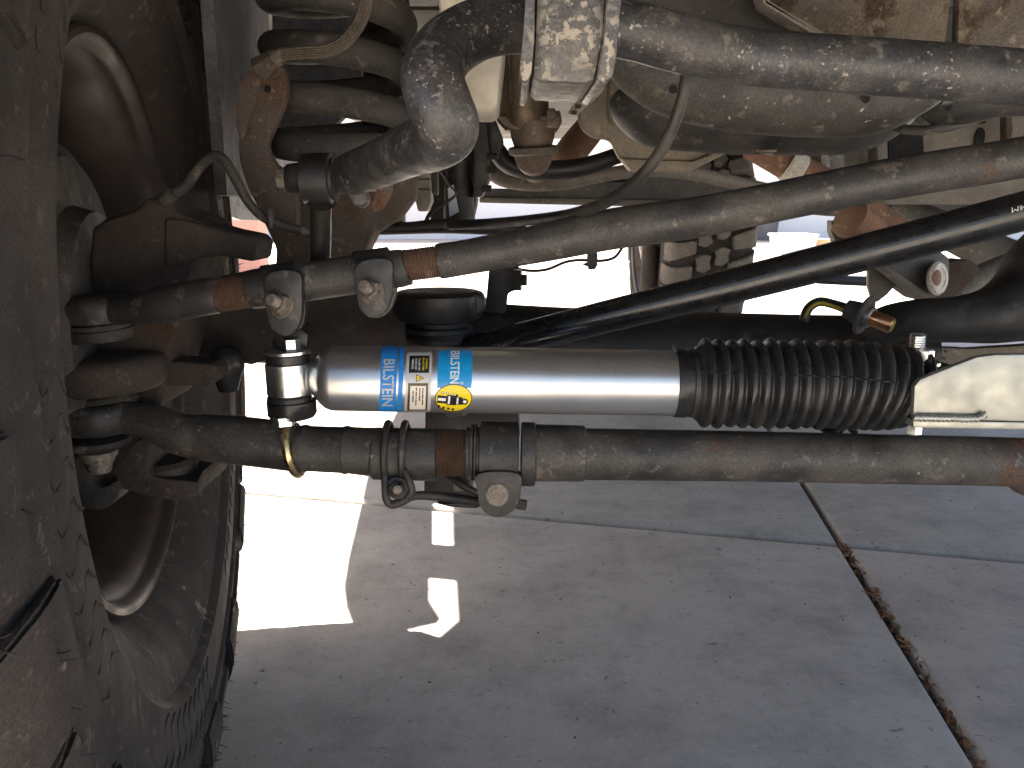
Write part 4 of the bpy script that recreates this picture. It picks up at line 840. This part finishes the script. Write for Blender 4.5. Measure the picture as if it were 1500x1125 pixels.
plate('arm', [(1284, 385), (1310, 375), (1376, 366), (1392, 378), (1392, 398), (1372, 436), (1352, 442), (1310, 412)], 1.00, .05, 'frame_grey', ca, .004)
plate('arm_edge', [(1282, 388), (1296, 384), (1360, 430), (1360, 442), (1350, 442)], .99, .02, 'frame_tan', ca, .003)
plathe('bushing', 1368, 408, .995, (.55, -.75, .1), [(0, 22), (6, 25), (10, 22), (10.2, 15), (9, 14)], 'pale_wrap', ca, 28)
plathe('rust_core', 1370, 407, .985, (.55, -.75, .1), [(0, 12), (3, 12), (5, 8)], 'rust_pipe', ca, 20)
plate('tab', [(1272, 392), (1282, 390), (1314, 416), (1300, 432), (1286, 443), (1278, 440), (1272, 420)], 1.01, .008, 'frame_tan', ca, .002)
plate('bracket', [(1392, 382), (1420, 380), (1438, 392), (1424, 412), (1396, 440), (1372, 442), (1384, 410)], 1.03, .04, 'cast_brown', ca, .004)
ptube('sleeve', [(1400, 432, 1.06, 22), (1440, 408, 1.06, 22), (1480, 392, 1.06, 22)], 'frame_tan', ca, 2, 24)
rx = thing('rear_axle', 'dark rear axle and spring far behind beside the far wheel', 'axle', (.3, 3.4, .35))
ptube('axle_tube', [(1060, 398, 3.45, 7), (1200, 409, 3.45, 7), (1330, 414, 3.45, 8), (1420, 418, 3.45, 10)], 'cast_black', rx, 3, 20)
ptube('shock_tube', [(952, 350, 3.2, 10), (952, 400, 3.2, 14), (954, 470, 3.2, 14)], 'cast_brown', rx, 2, 16)
plate('spring_perch', [(940, 360), (985, 362), (986, 380), (972, 392), (944, 384)], 3.25, .1, 'cast_black', rx, .01)

# ------------------------------------------------------------------ beyond the vehicle
hs = thing('house', 'sunlit pale stucco house across the driveway', 'house', (3, 15, 0))
bm = B(); abox(bm, -9, 14, 14.0, 14.3, 0, 3.2); done('wall', bm, 'stucco', hs)
bm = B(); prism(bm, [Vector((-9.6, 13.4, 3.15)), Vector((-9.6, 17.5, 5.0)), Vector((-9.6, 17.5, 4.8)), Vector((-9.6, 13.4, 2.95))], Vector((24.2, 0, 0))); done('roof', bm, 'wood_brown', hs)
for x in (-1.1, 3.4):
    bm = B(); abox(bm, x, x+2.3, 13.96, 14.05, 0, 2.1); done('garage_door', bm, 'bin_white', hs)
for x in (6.4, 9.2):
    bm = B(); abox(bm, x, x+1.2, 13.95, 14.05, .9, 2.1); wn = done('window', bm, 'bin_white', hs)
    bm = B(); abox(bm, x+.08, x+1.12, 13.93, 13.96, .98, 2.02); done('pane', bm, 'window_glass', wn)
bm = B(); abox(bm, -12, -9.2, 6.0, 6.2, 0, 1.7); abox(bm, -5.0, -1.55, 5.2, 5.4, 0, 1.0)
tag(done('garden_wall', bm, 'pink_stucco'), 'sunlit salmon pink wall glimpsed beside the left tyre', 'wall')
def atg(px, py): return G(px, py)
def bin_(name, px, py, wd, dp, ht, mt, lab, cat, lid=None):
    g = atg(px, py); t = thing(name, lab, cat, (g.x, g.y, 0))
    bm = B(); loft(bm, [[Vector((g.x + a*wd*.44, g.y + c*dp*.44, 0)) for a, c in ((-1, -1), (1, -1), (1, 1), (-1, 1))], [Vector((g.x + a*wd*.5, g.y + c*dp*.5, ht)) for a, c in ((-1, -1), (1, -1), (1, 1), (-1, 1))]])
    done('body', bm, mt, t, .01)
    if lid:
        bm = B(); abox(bm, g.x-wd*.54, g.x+wd*.54, g.y-dp*.54, g.y+dp*.54, ht, ht+.03); done('lid', bm, lid, t, .008)
bin_('storage_bin', 1160, 372, .42, .4, .20, 'bin_white', 'white lidded storage bin on the sunlit driveway far behind', 'bin', 'bin_lid')
bin_('cardboard_box', 1196, 370, .36, .35, .16, 'card_board', 'tan cardboard box right of the white bin far behind', 'box')
bk = thing('bucket', 'grey bucket left of the white bin far behind', 'bucket', G(1122, 352))
g = G(1122, 352); bm = B(); lathe(bm, g, UP, [(0, .15), (.34, .19), (.35, .2), (.36, .2)], 28); done('pail', bm, 'bucket_grey', bk)
bm = B(); lathe(bm, g + UP*.362, UP, [(0, .19), (.03, .19), (.05, .15)], 28); done('lid', bm, 'bin_white', bk)
bin_('blue_bin', 706, 330, .55, .5, .42, 'tarp_blue', 'bright blue bin glimpsed right of the steering gear far behind', 'bin')
bin_('red_can', 818, 325, .3, .3, .5, 'red_plastic', 'small red can glimpsed above the drag link far behind', 'can')
bin_('wooden_crate', 594, 330, .5, .5, .35, 'wood_brown', 'brown wooden crate glimpsed left of the ribbed cover far behind', 'crate')
